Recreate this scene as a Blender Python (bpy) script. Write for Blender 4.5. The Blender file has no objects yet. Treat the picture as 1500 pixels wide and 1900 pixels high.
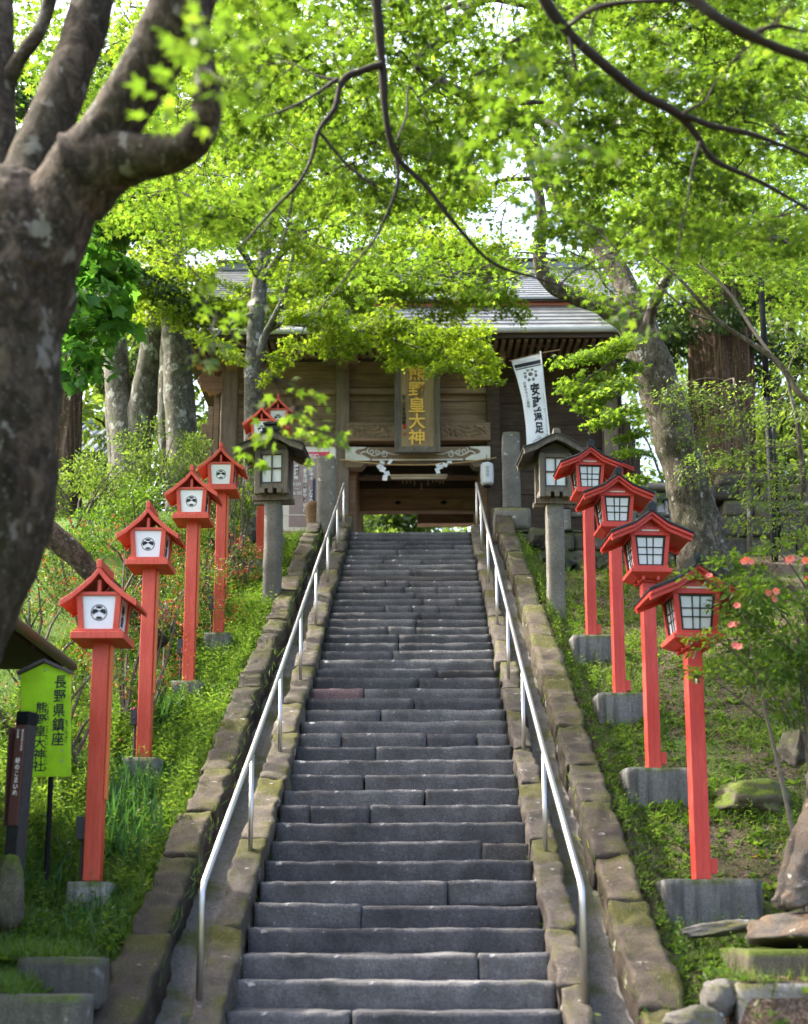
import bpy, bmesh, math, random
import numpy as np
from mathutils import Vector, Matrix, noise
random.seed(11); rng = np.random.default_rng(11)
SC = bpy.context.scene; COL = SC.collection; R_ = math.radians

# ------------------------------------------------------------------ camera
CAMZ = 1.6; FPX = 2400.0; TH = R_(10); PX0, PY0 = 750.0, 1720 - 2400 * math.tan(R_(10)); PSI = math.atan(33.5 * math.cos(TH) / FPX)
cd = bpy.data.cameras.new('camera'); cam = bpy.data.objects.new('camera', cd); COL.objects.link(cam); SC.camera = cam
cam.location = (0, 0, CAMZ); cam.rotation_euler = (R_(90) + TH, 0, PSI)
cd.sensor_fit = 'AUTO'; cd.sensor_width = 36; cd.lens = 36 * FPX / 1900; cd.shift_y = (PY0 - 950) / 1900; cd.shift_x = 0
cd.clip_start = 0.05; cd.clip_end = 2000
cd.dof.use_dof = True; cd.dof.focus_distance = 15.0; cd.dof.aperture_fstop = 1.5

# ------------------------------------------------------------------ light
SUN_EL, SUN_AZ = 50, -74          # azimuth from +Y towards +X
W = bpy.data.worlds.new('World'); SC.world = W; W.use_nodes = True
nt = W.node_tree; sky = nt.nodes.new('ShaderNodeTexSky'); sky.sky_type = 'NISHITA'; sky.sun_disc = False
sky.sun_elevation = R_(SUN_EL); sky.sun_rotation = R_(SUN_AZ); sky.air_density = 1.0; sky.dust_density = 7.0; sky.ozone_density = 1.0
bg = nt.nodes['Background']; bg.inputs['Strength'].default_value = 0.15; nt.links.new(sky.outputs[0], bg.inputs[0])
sd = bpy.data.lights.new('sun', 'SUN'); so = bpy.data.objects.new('sun', sd); COL.objects.link(so)
sd.energy = 2.0; sd.angle = R_(0.5); sd.color = (1.0, 0.93, 0.8)
_s = Vector((math.sin(R_(SUN_AZ)) * math.cos(R_(SUN_EL)), math.cos(R_(SUN_AZ)) * math.cos(R_(SUN_EL)), math.sin(R_(SUN_EL))))
so.rotation_euler = _s.to_track_quat('Z', 'Y').to_euler(); so.location = _s * 60
SC.view_settings.view_transform = 'Standard'; SC.view_settings.look = 'None'; SC.view_settings.gamma = 1; SC.view_settings.exposure = 2.7
SC.cycles.use_denoising = True; SC.cycles.max_bounces = 8; SC.cycles.transmission_bounces = 6; SC.cycles.transparent_max_bounces = 8
SC.cycles.diffuse_bounces = 5; SC.cycles.caustics_reflective = False; SC.cycles.caustics_refractive = False; SC.cycles.sample_clamp_indirect = 6

# ------------------------------------------------------------------ survey helpers (photo pixel at a known distance -> place)
_fw = np.array([-math.sin(PSI) * math.cos(TH), math.cos(PSI) * math.cos(TH), math.sin(TH)])
_rt = np.array([math.cos(PSI), math.sin(PSI), 0.0]); _up = np.cross(_rt, _fw); _C = np.array([0, 0, CAMZ])
Y0, T, Z0, RI, XC = 8.328, 0.3159, 1.079, 0.1731, -0.165
NST = 42; SL = RI / T; YT, ZT = Y0 + NST * T, Z0 + NST * RI
def ray(px, py): return _fw + _rt * (px - PX0) / FPX - _up * (py - PY0) / FPX
def P(px, py, Y):
    d = ray(px, py); return Vector(_C + d * (Y / d[1]))
def mpp(Y, py=1200): return (P(760, py, Y) - P(750, py, Y)).x / 10   # metres per photo pixel at distance Y
def plane(y): return Z0 + (y - Y0) * SL

# ------------------------------------------------------------------ scene helpers
def link(o): COL.objects.link(o); return o
def tag(o, label=None, cat=None, group=None, kind=None):
    if label: o['label'] = label
    if cat: o['category'] = cat
    if group: o['group'] = group
    if kind: o['kind'] = kind
    return o
def thing(name, label, cat, loc=(0, 0, 0), group=None, rz=0):
    o = link(bpy.data.objects.new(name, None)); o.location = loc; o.rotation_euler = (0, 0, rz); o.empty_display_size = .2
    return tag(o, label, cat, group)
class MB:
    """collects shapes, links them as one mesh object"""
    def __init__(s): s.v = []; s.f = []
    def add(s, v, f):
        b = len(s.v); s.v += [tuple(p) for p in v]; s.f += [tuple(i + b for i in q) for q in f]; return s
    def box(s, c, size, M=None, taper=1.0):
        x, y, z = size[0] / 2, size[1] / 2, size[2] / 2; v = []
        for dz in (-1, 1):
            k = taper if dz < 0 else 1.0
            for dx, dy in ((-1, -1), (1, -1), (1, 1), (-1, 1)):
                p = Vector((dx * x * k, dy * y * k, dz * z))
                if M: p = M @ p
                v.append(p + Vector(c))
        return s.add(v, [(3, 2, 1, 0), (4, 5, 6, 7), (0, 1, 5, 4), (1, 2, 6, 5), (2, 3, 7, 6), (3, 0, 4, 7)])
    def b2(s, x0, x1, y0, y1, z0, z1): return s.box(((x0 + x1) / 2, (y0 + y1) / 2, (z0 + z1) / 2), (x1 - x0, y1 - y0, z1 - z0))
    def prism(s, prof, a, b, axis='y'):
        """prof: polygon (u,w); extruded along axis between a and b"""
        n = len(prof)
        def m(u, w, t): return (u, t, w) if axis == 'y' else ((t, u, w) if axis == 'x' else (u, w, t))
        v = [m(u, w, a) for u, w in prof] + [m(u, w, b) for u, w in prof]
        f = [tuple(range(n)), tuple(range(2 * n - 1, n - 1, -1))] + [(i, i + n, (i + 1) % n + n, (i + 1) % n) for i in range(n)]
        return s.add(v, f)
    def tube(s, pts, rad, n=8, cap=True, wob=0.0, wf=3.0, seed=0, flute=0):
        pts = [Vector(p) for p in pts]
        if not hasattr(rad, '__len__'): rad = [rad] * len(pts)
        t0 = (pts[1] - pts[0]).normalized(); u = t0.orthogonal().normalized(); b = len(s.v)
        if abs(t0.z) > .9: u = (Vector((1, 0, 0)) - t0 * t0.x).normalized()
        for i, p in enumerate(pts):
            t = (pts[min(i + 1, len(pts) - 1)] - pts[max(i - 1, 0)]).normalized()
            u = (u - t * u.dot(t)).normalized(); w = t.cross(u)
            for k in range(n):
                a = 2 * math.pi * k / n; d = u * math.cos(a) + w * math.sin(a); r = rad[i]
                if wob: q_ = p + d * r; r *= 1 + wob * noise.noise(q_ * wf + Vector((seed, seed * 1.7, 0))) + wob * .42 * noise.noise(q_ * wf * 4.3) + wob * .22 * noise.noise(q_ * wf * 11)
                if flute: r *= 1 + flute * noise.noise(Vector((math.cos(a) * 2.2, math.sin(a) * 2.2, p.z * .25 + seed))) + flute * .35 * noise.noise(Vector((math.cos(a) * 9, math.sin(a) * 9, p.z * .5 + seed)))
                s.v.append(tuple(p + d * r))
        for i in range(len(pts) - 1):
            for k in range(n):
                k2 = (k + 1) % n; s.f.append((b + i * n + k, b + i * n + k2, b + (i + 1) * n + k2, b + (i + 1) * n + k))
        if cap:
            s.f.append(tuple(b + k for k in range(n - 1, -1, -1))); e = b + (len(pts) - 1) * n; s.f.append(tuple(e + k for k in range(n)))
        return s
    def build(s, name, mat, parent=None, smooth=False, world=False, bev=0.0, kind=None):
        me = bpy.data.meshes.new(name); me.from_pydata(s.v, [], s.f); me.update()
        return finish(me, name, mat, parent, smooth, world, bev, kind)
def finish(me, name, mat, parent=None, smooth=False, world=False, bev=0.0, kind=None):
    me.materials.append(mat)
    if smooth: me.polygons.foreach_set('use_smooth', [True] * len(me.polygons))
    o = link(bpy.data.objects.new(name, me))
    if parent is not None:
        o.parent = parent
        if world: o.location = -rootloc(parent)
    if bev:
        m = o.modifiers.new('bevel', 'BEVEL'); m.width = bev; m.segments = 2; m.limit_method = 'ANGLE'
    if kind: o['kind'] = kind
    return o
def rootloc(o):
    l = Vector(o.location)
    while o.parent is not None: o = o.parent; l += Vector(o.location)
    return l
def npmesh(name, V, Fc, mat, parent=None, smooth=False, world=False, kind=None):
    """V (n,3), Fc (m,k) same corner count"""
    me = bpy.data.meshes.new(name); n, m, k = len(V), len(Fc), Fc.shape[1]
    me.vertices.add(n); me.vertices.foreach_set('co', np.ascontiguousarray(V, dtype=np.float32).ravel())
    me.loops.add(m * k); me.loops.foreach_set('vertex_index', np.ascontiguousarray(Fc, dtype=np.int32).ravel())
    me.polygons.add(m); me.polygons.foreach_set('loop_start', np.arange(0, m * k, k, dtype=np.int32))
    me.update(calc_edges=True); me.validate()
    return finish(me, name, mat, parent, smooth, world, 0, kind)
def stamp(tv, tf, pos, side, tip, nor, sc):
    tv = np.asarray(tv, float); tf = np.asarray(tf); N = len(pos); sc = np.broadcast_to(np.asarray(sc, float), (N,))
    V = pos[:, None, :] + sc[:, None, None] * (tv[None, :, 0, None] * side[:, None, :] + tv[None, :, 1, None] * tip[:, None, :] + tv[None, :, 2, None] * nor[:, None, :])
    Fc = tf[None] + (np.arange(N) * len(tv))[:, None, None]
    return V.reshape(-1, 3), Fc.reshape(-1, tf.shape[1])
def nrm(a): return a / (np.linalg.norm(a, axis=-1, keepdims=True) + 1e-9)
def frames(tip, nor):
    tip = nrm(tip); nor = nrm(nor - tip * (nor * tip).sum(-1, keepdims=True)); return np.cross(tip, nor), tip, nor
def rough_box(sx, sy, sz, step=.07, amp=.01, seed=0, rnd=.02, nf=5.0):
    """stone block centred on 0 with worn edges and an uneven surface -> verts, faces"""
    bm = bmesh.new(); nx, ny, nz = (max(2, int(round(a / step))) for a in (sx, sy, sz)); vs = {}
    def V_(i, j, k):
        if (i, j, k) not in vs:
            p = Vector((sx * (i / nx - .5), sy * (j / ny - .5), sz * (k / nz - .5)))
            q = Vector([max(-(h - rnd), min(h - rnd, c)) for c, h in zip(p, (sx / 2, sy / 2, sz / 2))]); d = p - q
            if d.length > 1e-6: p = q + d.normalized() * min(rnd, d.length)
            n = noise.noise_vector(p * nf + Vector((seed * 3.1, seed * 1.3, seed))) ; n2 = noise.noise_vector(p * nf * .3 + Vector((seed, 7 + seed, 0)))
            vs[(i, j, k)] = bm.verts.new(p + n * amp + n2 * amp * 1.2)
        return vs[(i, j, k)]
    for a, b, fn in ((nx, ny, lambda i, j, s: V_(i, j, nz if s else 0)), (ny, nz, lambda i, j, s: V_(nx if s else 0, i, j)), (nz, nx, lambda i, j, s: V_(j, ny if s else 0, i))):
        for i in range(a):
            for j in range(b):
                for s in (0, 1):
                    q = [fn(i, j, s), fn(i + 1, j, s), fn(i + 1, j + 1, s), fn(i, j + 1, s)]
                    bm.faces.new(q if s else q[::-1])
    bm.verts.index_update(); v = [x.co.copy() for x in bm.verts]; f = [tuple(x.index for x in g.verts) for g in bm.faces]; bm.free(); return v, f
def rock(name, loc, size, mat, seed, parent=None, amp=.26, sub=4):
    bm = bmesh.new(); bmesh.ops.create_icosphere(bm, subdivisions=sub, radius=1)
    rr = random.Random(seed); cuts = [(Vector((rr.gauss(0, 1), rr.gauss(0, 1), rr.gauss(0, 1))).normalized(), rr.uniform(*((.5, .88) if min(size) > .5 * max(size) else (.8, .97)))) for _ in range(13)]
    for v in bm.verts:
        d = v.co.copy(); d = Vector([math.copysign(abs(a) ** .75, a) for a in d])
        for cn, ch in cuts:
            e = d.dot(cn) - ch
            if e > 0: d -= cn * e * .93
        k = 1 + amp * .6 * noise.noise(d * 1.3 + Vector((seed * 5, 0, 0))) + amp * .5 * noise.noise(d * 3.2 + Vector((0, seed * 5, 0))) + amp * .3 * noise.noise(d * 8) + amp * .18 * noise.noise(d * 17)
        v.co = Vector((d.x * size[0], d.y * size[1], d.z * size[2])) * k
    me = bpy.data.meshes.new(name); bm.to_mesh(me); bm.free()
    o = finish(me, name, mat, parent, True); o.location = loc; return o
def smooth_path(pts, k=6):
    """Catmull-Rom through pts (Vector) with radii: list of (Vector, r)"""
    out = []; n = len(pts)
    for i in range(n - 1):
        p0, p1, p2, p3 = pts[max(i - 1, 0)], pts[i], pts[i + 1], pts[min(i + 2, n - 1)]
        for j in range(k):
            t = j / k; f = lambda a, b, c, d: .5 * ((2 * b) + (c - a) * t + (2 * a - 5 * b + 4 * c - d) * t * t + (-a + 3 * b - 3 * c + d) * t ** 3)
            out.append((f(p0[0], p1[0], p2[0], p3[0]), p1[1] + (p2[1] - p1[1]) * t))
    out.append((pts[-1][0], pts[-1][1])); return out
def text_mesh(body, size, bold=0.0, depth=.002, line=1.0):
    """lettering, upright in the XZ plane facing -Y, centred on 0"""
    c = bpy.data.curves.new('t', 'FONT'); c.body = body; c.size = size; c.align_x = 'CENTER'; c.align_y = 'CENTER'; c.space_line = line; c.extrude = depth; c.offset = bold; c.resolution_u = 3
    o = bpy.data.objects.new('t', c); link(o); bpy.context.view_layer.update()
    me = bpy.data.meshes.new_from_object(o.evaluated_get(bpy.context.evaluated_depsgraph_get())); bpy.data.objects.remove(o); bpy.data.curves.remove(c)
    if len(me.vertices):
        A = np.empty(len(me.vertices) * 3, np.float32); me.vertices.foreach_get('co', A); A = A.reshape(-1, 3)
        B = np.stack([A[:, 0] - (A[:, 0].min() + A[:, 0].max()) / 2, -A[:, 2], A[:, 1] - (A[:, 1].min() + A[:, 1].max()) / 2], 1); me.vertices.foreach_set('co', B.astype(np.float32).ravel())
    me.materials.clear(); return me
def vtext(name, body, h, x, y, z, mat, parent, bold=0.0, wide=None, depth=.002, world=False):
    """vertical line of characters, total height h, centred at x,z on plane y"""
    me = text_mesh('\n'.join(body), 1.0, bold, depth / (h / max(1, len(body))), 1.0); A = np.empty(len(me.vertices) * 3, np.float32); me.vertices.foreach_get('co', A); A = A.reshape(-1, 3)
    s = h / (A[:, 2].max() - A[:, 2].min()); sx = (wide / (A[:, 0].max() - A[:, 0].min())) if wide else s
    A = A * np.array([sx, s, s]) + np.array([x, y, z]); me.vertices.foreach_set('co', A.astype(np.float32).ravel()); me.update()
    return finish(me, name, mat, parent, world=world)

# ------------------------------------------------------------------ materials
def mat(name, rough=.7, metal=0.0, spec=.3):
    m = bpy.data.materials.new(name); m.use_nodes = True; n = m.node_tree; b = n.nodes['Principled BSDF']
    b.inputs['Roughness'].default_value = rough; b.inputs['Metallic'].default_value = metal; b.inputs['Specular IOR Level'].default_value = spec; return m, n, b
def N(n, t, **k):
    x = n.nodes.new(t)
    for a, v in k.items():
        if a in x.inputs: x.inputs[a].default_value = v
        else: setattr(x, a, v)
    return x
def coords(n, scale=(1, 1, 1), rot=(0, 0, 0), kind='Object'):
    tc = N(n, 'ShaderNodeTexCoord'); mp = N(n, 'ShaderNodeMapping'); mp.inputs['Scale'].default_value = scale; mp.inputs['Rotation'].default_value = rot
    n.links.new(tc.outputs[kind], mp.inputs[0]); return mp.outputs[0]
def noise_tex(n, co, scale, detail=6, rough=.6, dist=0.0):
    x = N(n, 'ShaderNodeTexNoise'); x.inputs['Scale'].default_value = scale; x.inputs['Detail'].default_value = detail; x.inputs['Roughness'].default_value = rough; x.inputs['Distortion'].default_value = dist
    n.links.new(co, x.inputs['Vector']); return x.outputs[0]
def ramp(n, fac, stops):
    r = N(n, 'ShaderNodeValToRGB'); e = r.color_ramp.elements
    while len(e) > 2: e.remove(e[-1])
    for i, (p, c) in enumerate(stops):
        x = e[i] if i < 2 else e.new(p); x.position = p; x.color = (*c, 1) if len(c) == 3 else c
    n.links.new(fac, r.inputs[0]); return r.outputs[0]
def mixc(n, fac, a, b, mode='MIX'):
    x = N(n, 'ShaderNodeMix', data_type='RGBA', blend_type=mode)
    for sock, val in ((x.inputs[0], fac), (x.inputs[6], a), (x.inputs[7], b)):
        if hasattr(val, 'links'): n.links.new(val, sock)
        elif isinstance(val, (int, float)): sock.default_value = val
        else: sock.default_value = (*val, 1)
    return x.outputs[2]
def bump(n, b, h, strength=.3, dist=.02):
    x = N(n, 'ShaderNodeBump'); x.inputs['Strength'].default_value = strength; x.inputs['Distance'].default_value = dist
    n.links.new(h, x.inputs['Height']); n.links.new(x.outputs[0], b.inputs['Normal'])
def upmask(n, lo=.3, hi=.8):
    g = N(n, 'ShaderNodeNewGeometry'); s = N(n, 'ShaderNodeSeparateXYZ'); n.links.new(g.outputs['Normal'], s.inputs[0])
    return ramp(n, s.outputs[2], [(lo, (0, 0, 0)), (hi, (1, 1, 1))])
def mul(n, a, b):
    x = N(n, 'ShaderNodeMath', operation='MULTIPLY')
    for i, v in enumerate((a, b)):
        if hasattr(v, 'links'): n.links.new(v, x.inputs[i])
        else: x.inputs[i].default_value = v
    return x.outputs[0]
def setc(n, b, c): n.links.new(c, b.inputs['Base Color'])

def m_plain(name, c, rough=.6, var=.12, scale=4, metal=0.0, bmp=0.0, bs=60, spec=.3):
    m, n, b = mat(name, rough, metal, spec); co = coords(n); f = noise_tex(n, co, scale)
    setc(n, b, ramp(n, f, [(.3, tuple(x * (1 - var) for x in c)), (.7, tuple(min(1, x * (1 + var)) for x in c))]))
    if bmp: bump(n, b, noise_tex(n, co, bs, 3), bmp, .004)
    return m
def m_paint(name, c, fade):
    """old red lacquer: a little faded in patches, fine scratches and grime"""
    m, n, b = mat(name, .42, 0, .4); co = coords(n, (1, 1, .35)); f = noise_tex(n, co, 3.5, 8, .65)
    a = ramp(n, f, [(.32, c), (.66, fade)]); g = noise_tex(n, coords(n, (6, 6, .5)), 9, 8, .75); ch = noise_tex(n, coords(n, (1, 1, .6)), 26, 6, .7); a = mixc(n, ramp(n, g, [(.35, (.35,) * 3), (.5, (0, 0, 0))]), a, tuple(min(1, x * 1.25 + .03) for x in fade))
    a = mixc(n, ramp(n, g, [(.56, (0, 0, 0)), (.78, (.6, .6, .6))]), a, (c[0] * .45, c[1] * .6, c[2] * .6))
    a = mixc(n, ramp(n, ch, [(.69, (0, 0, 0)), (.73, (.75,) * 3)]), a, (.13, .06, .04)); setc(n, b, a); bump(n, b, g, .3, .006); n.links.new(ramp(n, f, [(.3, (.35,) * 3), (.7, (.6,) * 3)]), b.inputs['Roughness']); return m
def m_wood(name, dark, light, scale=(1, 1, 1), axis=0, rough=.8):
    m, n, b = mat(name, rough, 0, .2); s = [9, 9, 9]; s[axis] = .7
    co = coords(n, tuple(a * k for a, k in zip(s, scale))); f = noise_tex(n, co, 2.2, 10, .68, .6); g = noise_tex(n, coords(n), 1.1, 4)
    c = ramp(n, f, [(.28, dark), (.72, light)]); c = mixc(n, ramp(n, g, [(.35, (0, 0, 0)), (.7, (.55,) * 3)]), c, tuple(x * .5 for x in dark)); setc(n, b, c); bump(n, b, f, .5, .012); return m
def m_stone(name, c1, c2, lichen=None, moss=None, mossamt=.5, lsc=6, bmp=.5, bsc=22, rough=.85):
    m, n, b = mat(name, rough, 0, .25); co = coords(n); f = noise_tex(n, co, 3.0, 8, .65); f2 = noise_tex(n, co, bsc, 6, .7)
    c = ramp(n, f, [(.3, c1), (.7, c2)]); c = mixc(n, ramp(n, f2, [(.3, (.55,) * 3), (.7, (0, 0, 0))]), c, tuple(x * .55 for x in c1))
    if moss:
        fm = noise_tex(n, coords(n), 1.7, 5, .6); fac = mul(n, ramp(n, fm, [(.52 - mossamt * .25, (0, 0, 0)), (.66 - mossamt * .2, (1, 1, 1))]), upmask(n, -.2, .5)); fd = noise_tex(n, co, 40, 4)
        c = mixc(n, fac, c, ramp(n, fd, [(.3, tuple(x * .5 for x in moss)), (.7, moss)]))
    if lichen:
        fl = noise_tex(n, co, lsc, 5, .55); c = mixc(n, ramp(n, fl, [(.66, (0, 0, 0)), (.70, (1, 1, 1))]), c, lichen)
    sp = noise_tex(n, co, min(bsc * 4, 120), 4, .8); c = mixc(n, .75, c, ramp(n, sp, [(.32, (.45,) * 3), (.52, (1,) * 3), (.70, (1.75,) * 3)]), 'MULTIPLY')
    if lichen:
        fl2 = noise_tex(n, coords(n, (1, 1, 1), (.3, .2, .1)), lsc * 3.3, 4, .6); c = mixc(n, ramp(n, fl2, [(.68, (0, 0, 0)), (.73, (.8,) * 3)]), c, lichen)
    oi = N(n, 'ShaderNodeNewGeometry' if name == 'wall_stone' else 'ShaderNodeObjectInfo'); c = mixc(n, 1.0, c, ramp(n, oi.outputs['Random Per Island' if name == 'wall_stone' else 'Random'], [(0, (.62, .62, .65)), (1, (1.3, 1.27, 1.22))]), 'MULTIPLY')
    setc(n, b, c); bump(n, b, f2, bmp, .012); return m
def m_conc(*a, **k):
    m = m_stone(*a, **k); n = m.node_tree; b = n.nodes['Principled BSDF']; src = b.inputs['Base Color'].links[0].from_socket
    st = noise_tex(n, coords(n, (1, 1, .10)), 13, 7, .7); c = mixc(n, ramp(n, st, [(.46, (0, 0, 0)), (.66, (.8,) * 3)]), src, (.05, .048, .042))
    pit = noise_tex(n, coords(n), 60, 2, .5); c = mixc(n, ramp(n, pit, [(.28, (.8,) * 3), (.33, (0, 0, 0))]), c, (.04, .04, .04)); setc(n, b, c); return m
def m_leaf(name, c1, c2, trans=.55, c3=None, gloss=.35):
    """leaf blade: diffuse + light passing through, colour differs from leaf to leaf"""
    m = bpy.data.materials.new(name); m.use_nodes = True; n = m.node_tree; n.nodes.clear(); out = N(n, 'ShaderNodeOutputMaterial')
    g = N(n, 'ShaderNodeNewGeometry'); st = [(0.0, c1), (.8, c2)] + ([(1.0, c3)] if c3 else []); c = ramp(n, g.outputs['Random Per Island'], st)
    f = noise_tex(n, coords(n), .9, 3); c = mixc(n, ramp(n, f, [(.35, (0, 0, 0)), (.65, (.5,) * 3)]), c, tuple(a * .75 for a in c1))
    d = N(n, 'ShaderNodeBsdfDiffuse'); t = N(n, 'ShaderNodeBsdfTranslucent'); gl = N(n, 'ShaderNodeBsdfGlossy'); gl.inputs['Roughness'].default_value = gloss
    n.links.new(c, d.inputs[0]); tcol = mixc(n, 1.0, c, (1.6, 1.6, .7), 'MULTIPLY'); n.links.new(tcol, t.inputs[0])
    a = N(n, 'ShaderNodeMixShader'); a.inputs[0].default_value = trans; n.links.new(d.outputs[0], a.inputs[1]); n.links.new(t.outputs[0], a.inputs[2])
    a2 = N(n, 'ShaderNodeMixShader'); a2.inputs[0].default_value = .02; n.links.new(a.outputs[0], a2.inputs[1]); n.links.new(gl.outputs[0], a2.inputs[2]); n.links.new(a2.outputs[0], out.inputs[0]); return m
def m_bark(name, dark, mid, lichen, amt=.5, lsc=5.0, zs=.35, bmp=.7):
    m, n, b = mat(name, .9, 0, .15); co = coords(n, (1, 1, zs)); f = noise_tex(n, co, 11, 12, .8, .8); f1 = noise_tex(n, coords(n), 2.0, 4)
    c = ramp(n, f, [(.38, tuple(x * .35 for x in dark)), (.48, dark), (.62, mid)]); c = mixc(n, ramp(n, f1, [(.4, (0, 0, 0)), (.7, (.6,) * 3)]), c, (dark[0] * .8, dark[1] * 1.05, dark[2] * .6))
    fl = noise_tex(n, coords(n, (1, 1, .75)), lsc, 7, .62, .25); t = .72 - amt * .22
    c = mixc(n, ramp(n, fl, [(t, (0, 0, 0)), (t + .035, (.92,) * 3)]), c, lichen); fs = noise_tex(n, coords(n), lsc * 7, 3)
    c = mixc(n, ramp(n, fs, [(.62, (0, 0, 0)), (.67, (.6,) * 3)]), c, lichen); setc(n, b, c); bump(n, b, f, bmp, .02); return m

RED_L = m_paint('red_orange_paint', (.46, .040, .016), (.58, .090, .050)); RED_R = m_paint('crimson_paint', (.45, .030, .020), (.57, .065, .048))
PAPER = m_plain('white_panel', (.74, .76, .80), .5, .05); INK = m_plain('ink', (.02, .022, .03), .7); PANE = m_plain('frosted_pane', (.60, .64, .70), .18, .06, 3, spec=.5)
BLACK = m_plain('black_metal', (.008, .009, .010), .75, .3, spec=.15); LATT = m_plain('dark_lattice', (.018, .02, .022), .5, .3); CAPM = m_plain('roof_sheet', (.022, .024, .027), .42, .4, 12, .4)
STEEL = m_plain('steel_tube', (.50, .49, .48), .38, .06, 2, 1.0); CONC = m_conc('concrete', (.20, .20, .195), (.31, .31, .30), None, (.10, .13, .03), .1, bmp=.35, bsc=30)
CONC2 = m_conc('old_concrete', (.085, .082, .07), (.15, .145, .125), (.24, .24, .23), (.10, .14, .02), .35, bmp=.4, bsc=26)
STEP = m_stone('step_stone', (.050, .050, .054), (.138, .138, .150), (.33, .33, .33), (.075, .08, .03), -.55, lsc=9, bmp=.8, bsc=30); STEPB = m_stone('step_stone_dark', (.048, .045, .046), (.08, .076, .076), None, None, bmp=.8, bsc=26)
STEPP = m_stone('step_stone_pink', (.13, .09, .095), (.19, .13, .135), None, None, bmp=.5, bsc=26)
CURB = m_stone('curb_stone', (.034, .027, .022), (.098, .078, .062), (.28, .27, .25), (.060, .060, .012), .22, lsc=7, bmp=1.0, bsc=20); CURB2 = m_stone('cheek_stone', (.050, .042, .037), (.120, .103, .092), (.31, .30, .29), (.07, .07, .012), .22, lsc=6, bmp=1.0, bsc=24)
GREYST = m_stone('grey_stone', (.13, .125, .115), (.27, .26, .24), (.42, .42, .40), (.13, .13, .05), .25, lsc=9, bmp=.6, bsc=34); WALLST = m_stone('wall_stone', (.055, .052, .042), (.13, .125, .105), (.26, .26, .24), (.06, .075, .02), .8, lsc=5, bmp=.8, bsc=16)
MOSSST = m_stone('mossy_stone', (.10, .09, .06), (.18, .16, .12), None, (.10, .14, .015), .95, bmp=.7, bsc=24); GUTT = m_stone('gutter_concrete', (.13, .125, .12), (.22, .21, .20), None, (.10, .11, .03), .15, bmp=.4, bsc=18)
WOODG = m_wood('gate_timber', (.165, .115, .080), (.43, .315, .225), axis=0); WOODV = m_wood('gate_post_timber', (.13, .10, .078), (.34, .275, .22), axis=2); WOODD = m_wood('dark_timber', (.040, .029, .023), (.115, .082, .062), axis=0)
WOODR = m_wood('warm_timber', (.18, .10, .062), (.44, .28, .18), axis=0); WOODL = m_wood('lantern_timber', (.09, .075, .062), (.25, .22, .19), axis=2); WOODLX = m_wood('lantern_roof_timber', (.05, .046, .042), (.15, .14, .125), axis=0); PLAQ = m_wood('plaque_board', (.24, .17, .095), (.44, .33, .20), axis=2)
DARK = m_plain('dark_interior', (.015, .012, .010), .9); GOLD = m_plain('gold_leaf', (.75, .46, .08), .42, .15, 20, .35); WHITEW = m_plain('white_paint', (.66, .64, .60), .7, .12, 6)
ROOFM = m_plain('copper_roof', (.20, .205, .205), .45, .25, 2.5, .55); REDLINE = m_plain('roof_red_trim', (.35, .09, .05), .6); GUTW = m_plain('gutter_white', (.62, .63, .63), .4)
TILE = m_plain('grey_tile', (.16, .18, .21), .4, .2, 5); SIGNG = m_plain('lime_board', (.34, .64, .014), .5, .22, 5, bmp=.2, bs=25); BROWNP = m_plain('brown_plate', (.12, .055, .048), .45, .1); SIGNTXT = m_plain('white_lettering', (.8, .78, .76), .6); REDINK = m_plain('red_seal', (.42, .02, .03), .7)
BOARD = m_plain('notice_brown', (.33, .25, .235), .6, .1); BOARDW = m_plain('notice_cream', (.72, .66, .58), .6, .06); BOARDR = m_plain('notice_red', (.62, .06, .10), .6); NAVY = m_plain('notice_navy', (.05, .05, .10), .6); CLOTH = m_plain('banner_cloth', (.74, .75, .78), .85, .05, 3)
ROPE = m_plain('straw_rope', (.45, .30, .14), .85, .2, 40); STRAW = m_plain('straw', (.30, .20, .11), .9, .3, 30)
BARKN = m_bark('maple_bark', (.034, .025, .018), (.120, .089, .064), (.165, .155, .13), .58, 7.5, .6, 1.0); BARKR = m_bark('grey_maple_bark', (.055, .046, .036), (.17, .15, .125), (.27, .27, .245), .5, 9, .4); BARKG = m_bark('pale_grey_bark', (.07, .064, .055), (.18, .172, .155), (.27, .28, .26), .6, 6, .5)
BARKC = m_bark('cedar_bark', (.06, .036, .025), (.21, .14, .10), (.28, .22, .17), .1, 3, .06, 1.0); TWIG = m_plain('dark_twig', (.022, .016, .014), .85, .3, 20); TWIGG = m_plain('grey_twig', (.10, .085, .07), .85, .3, 20)
L_NEAR = m_leaf('maple_leaf', (.050, .096, .014), (.088, .152, .022), .62, (.130, .182, .032)); L_MID = m_leaf('bright_maple_leaf', (.085, .158, .024), (.150, .242, .038), .64, (.22, .295, .055)); L_SUN = m_leaf('fresh_sunlit_maple_leaf', (.115, .185, .018), (.185, .27, .028), .62, (.26, .33, .04)); L_BIG = m_leaf('dark_maple_leaf', (.045, .14, .03), (.085, .21, .04), .5)  # L_SUN: yellow new leaves, with sunlight also put into the colour
L_BUSH = m_leaf('shrub_leaf', (.05, .11, .02), (.11, .19, .03), .4); L_AZ = m_leaf('azalea_leaf', (.04, .085, .02), (.09, .14, .03), .35, (.14, .16, .04)); L_FAR = m_leaf('forest_leaf', (.055, .098, .028), (.115, .178, .040), .55, (.18, .235, .06)); L_CON = m_leaf('conifer_leaf', (.025, .055, .022), (.06, .10, .035), .25)
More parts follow.
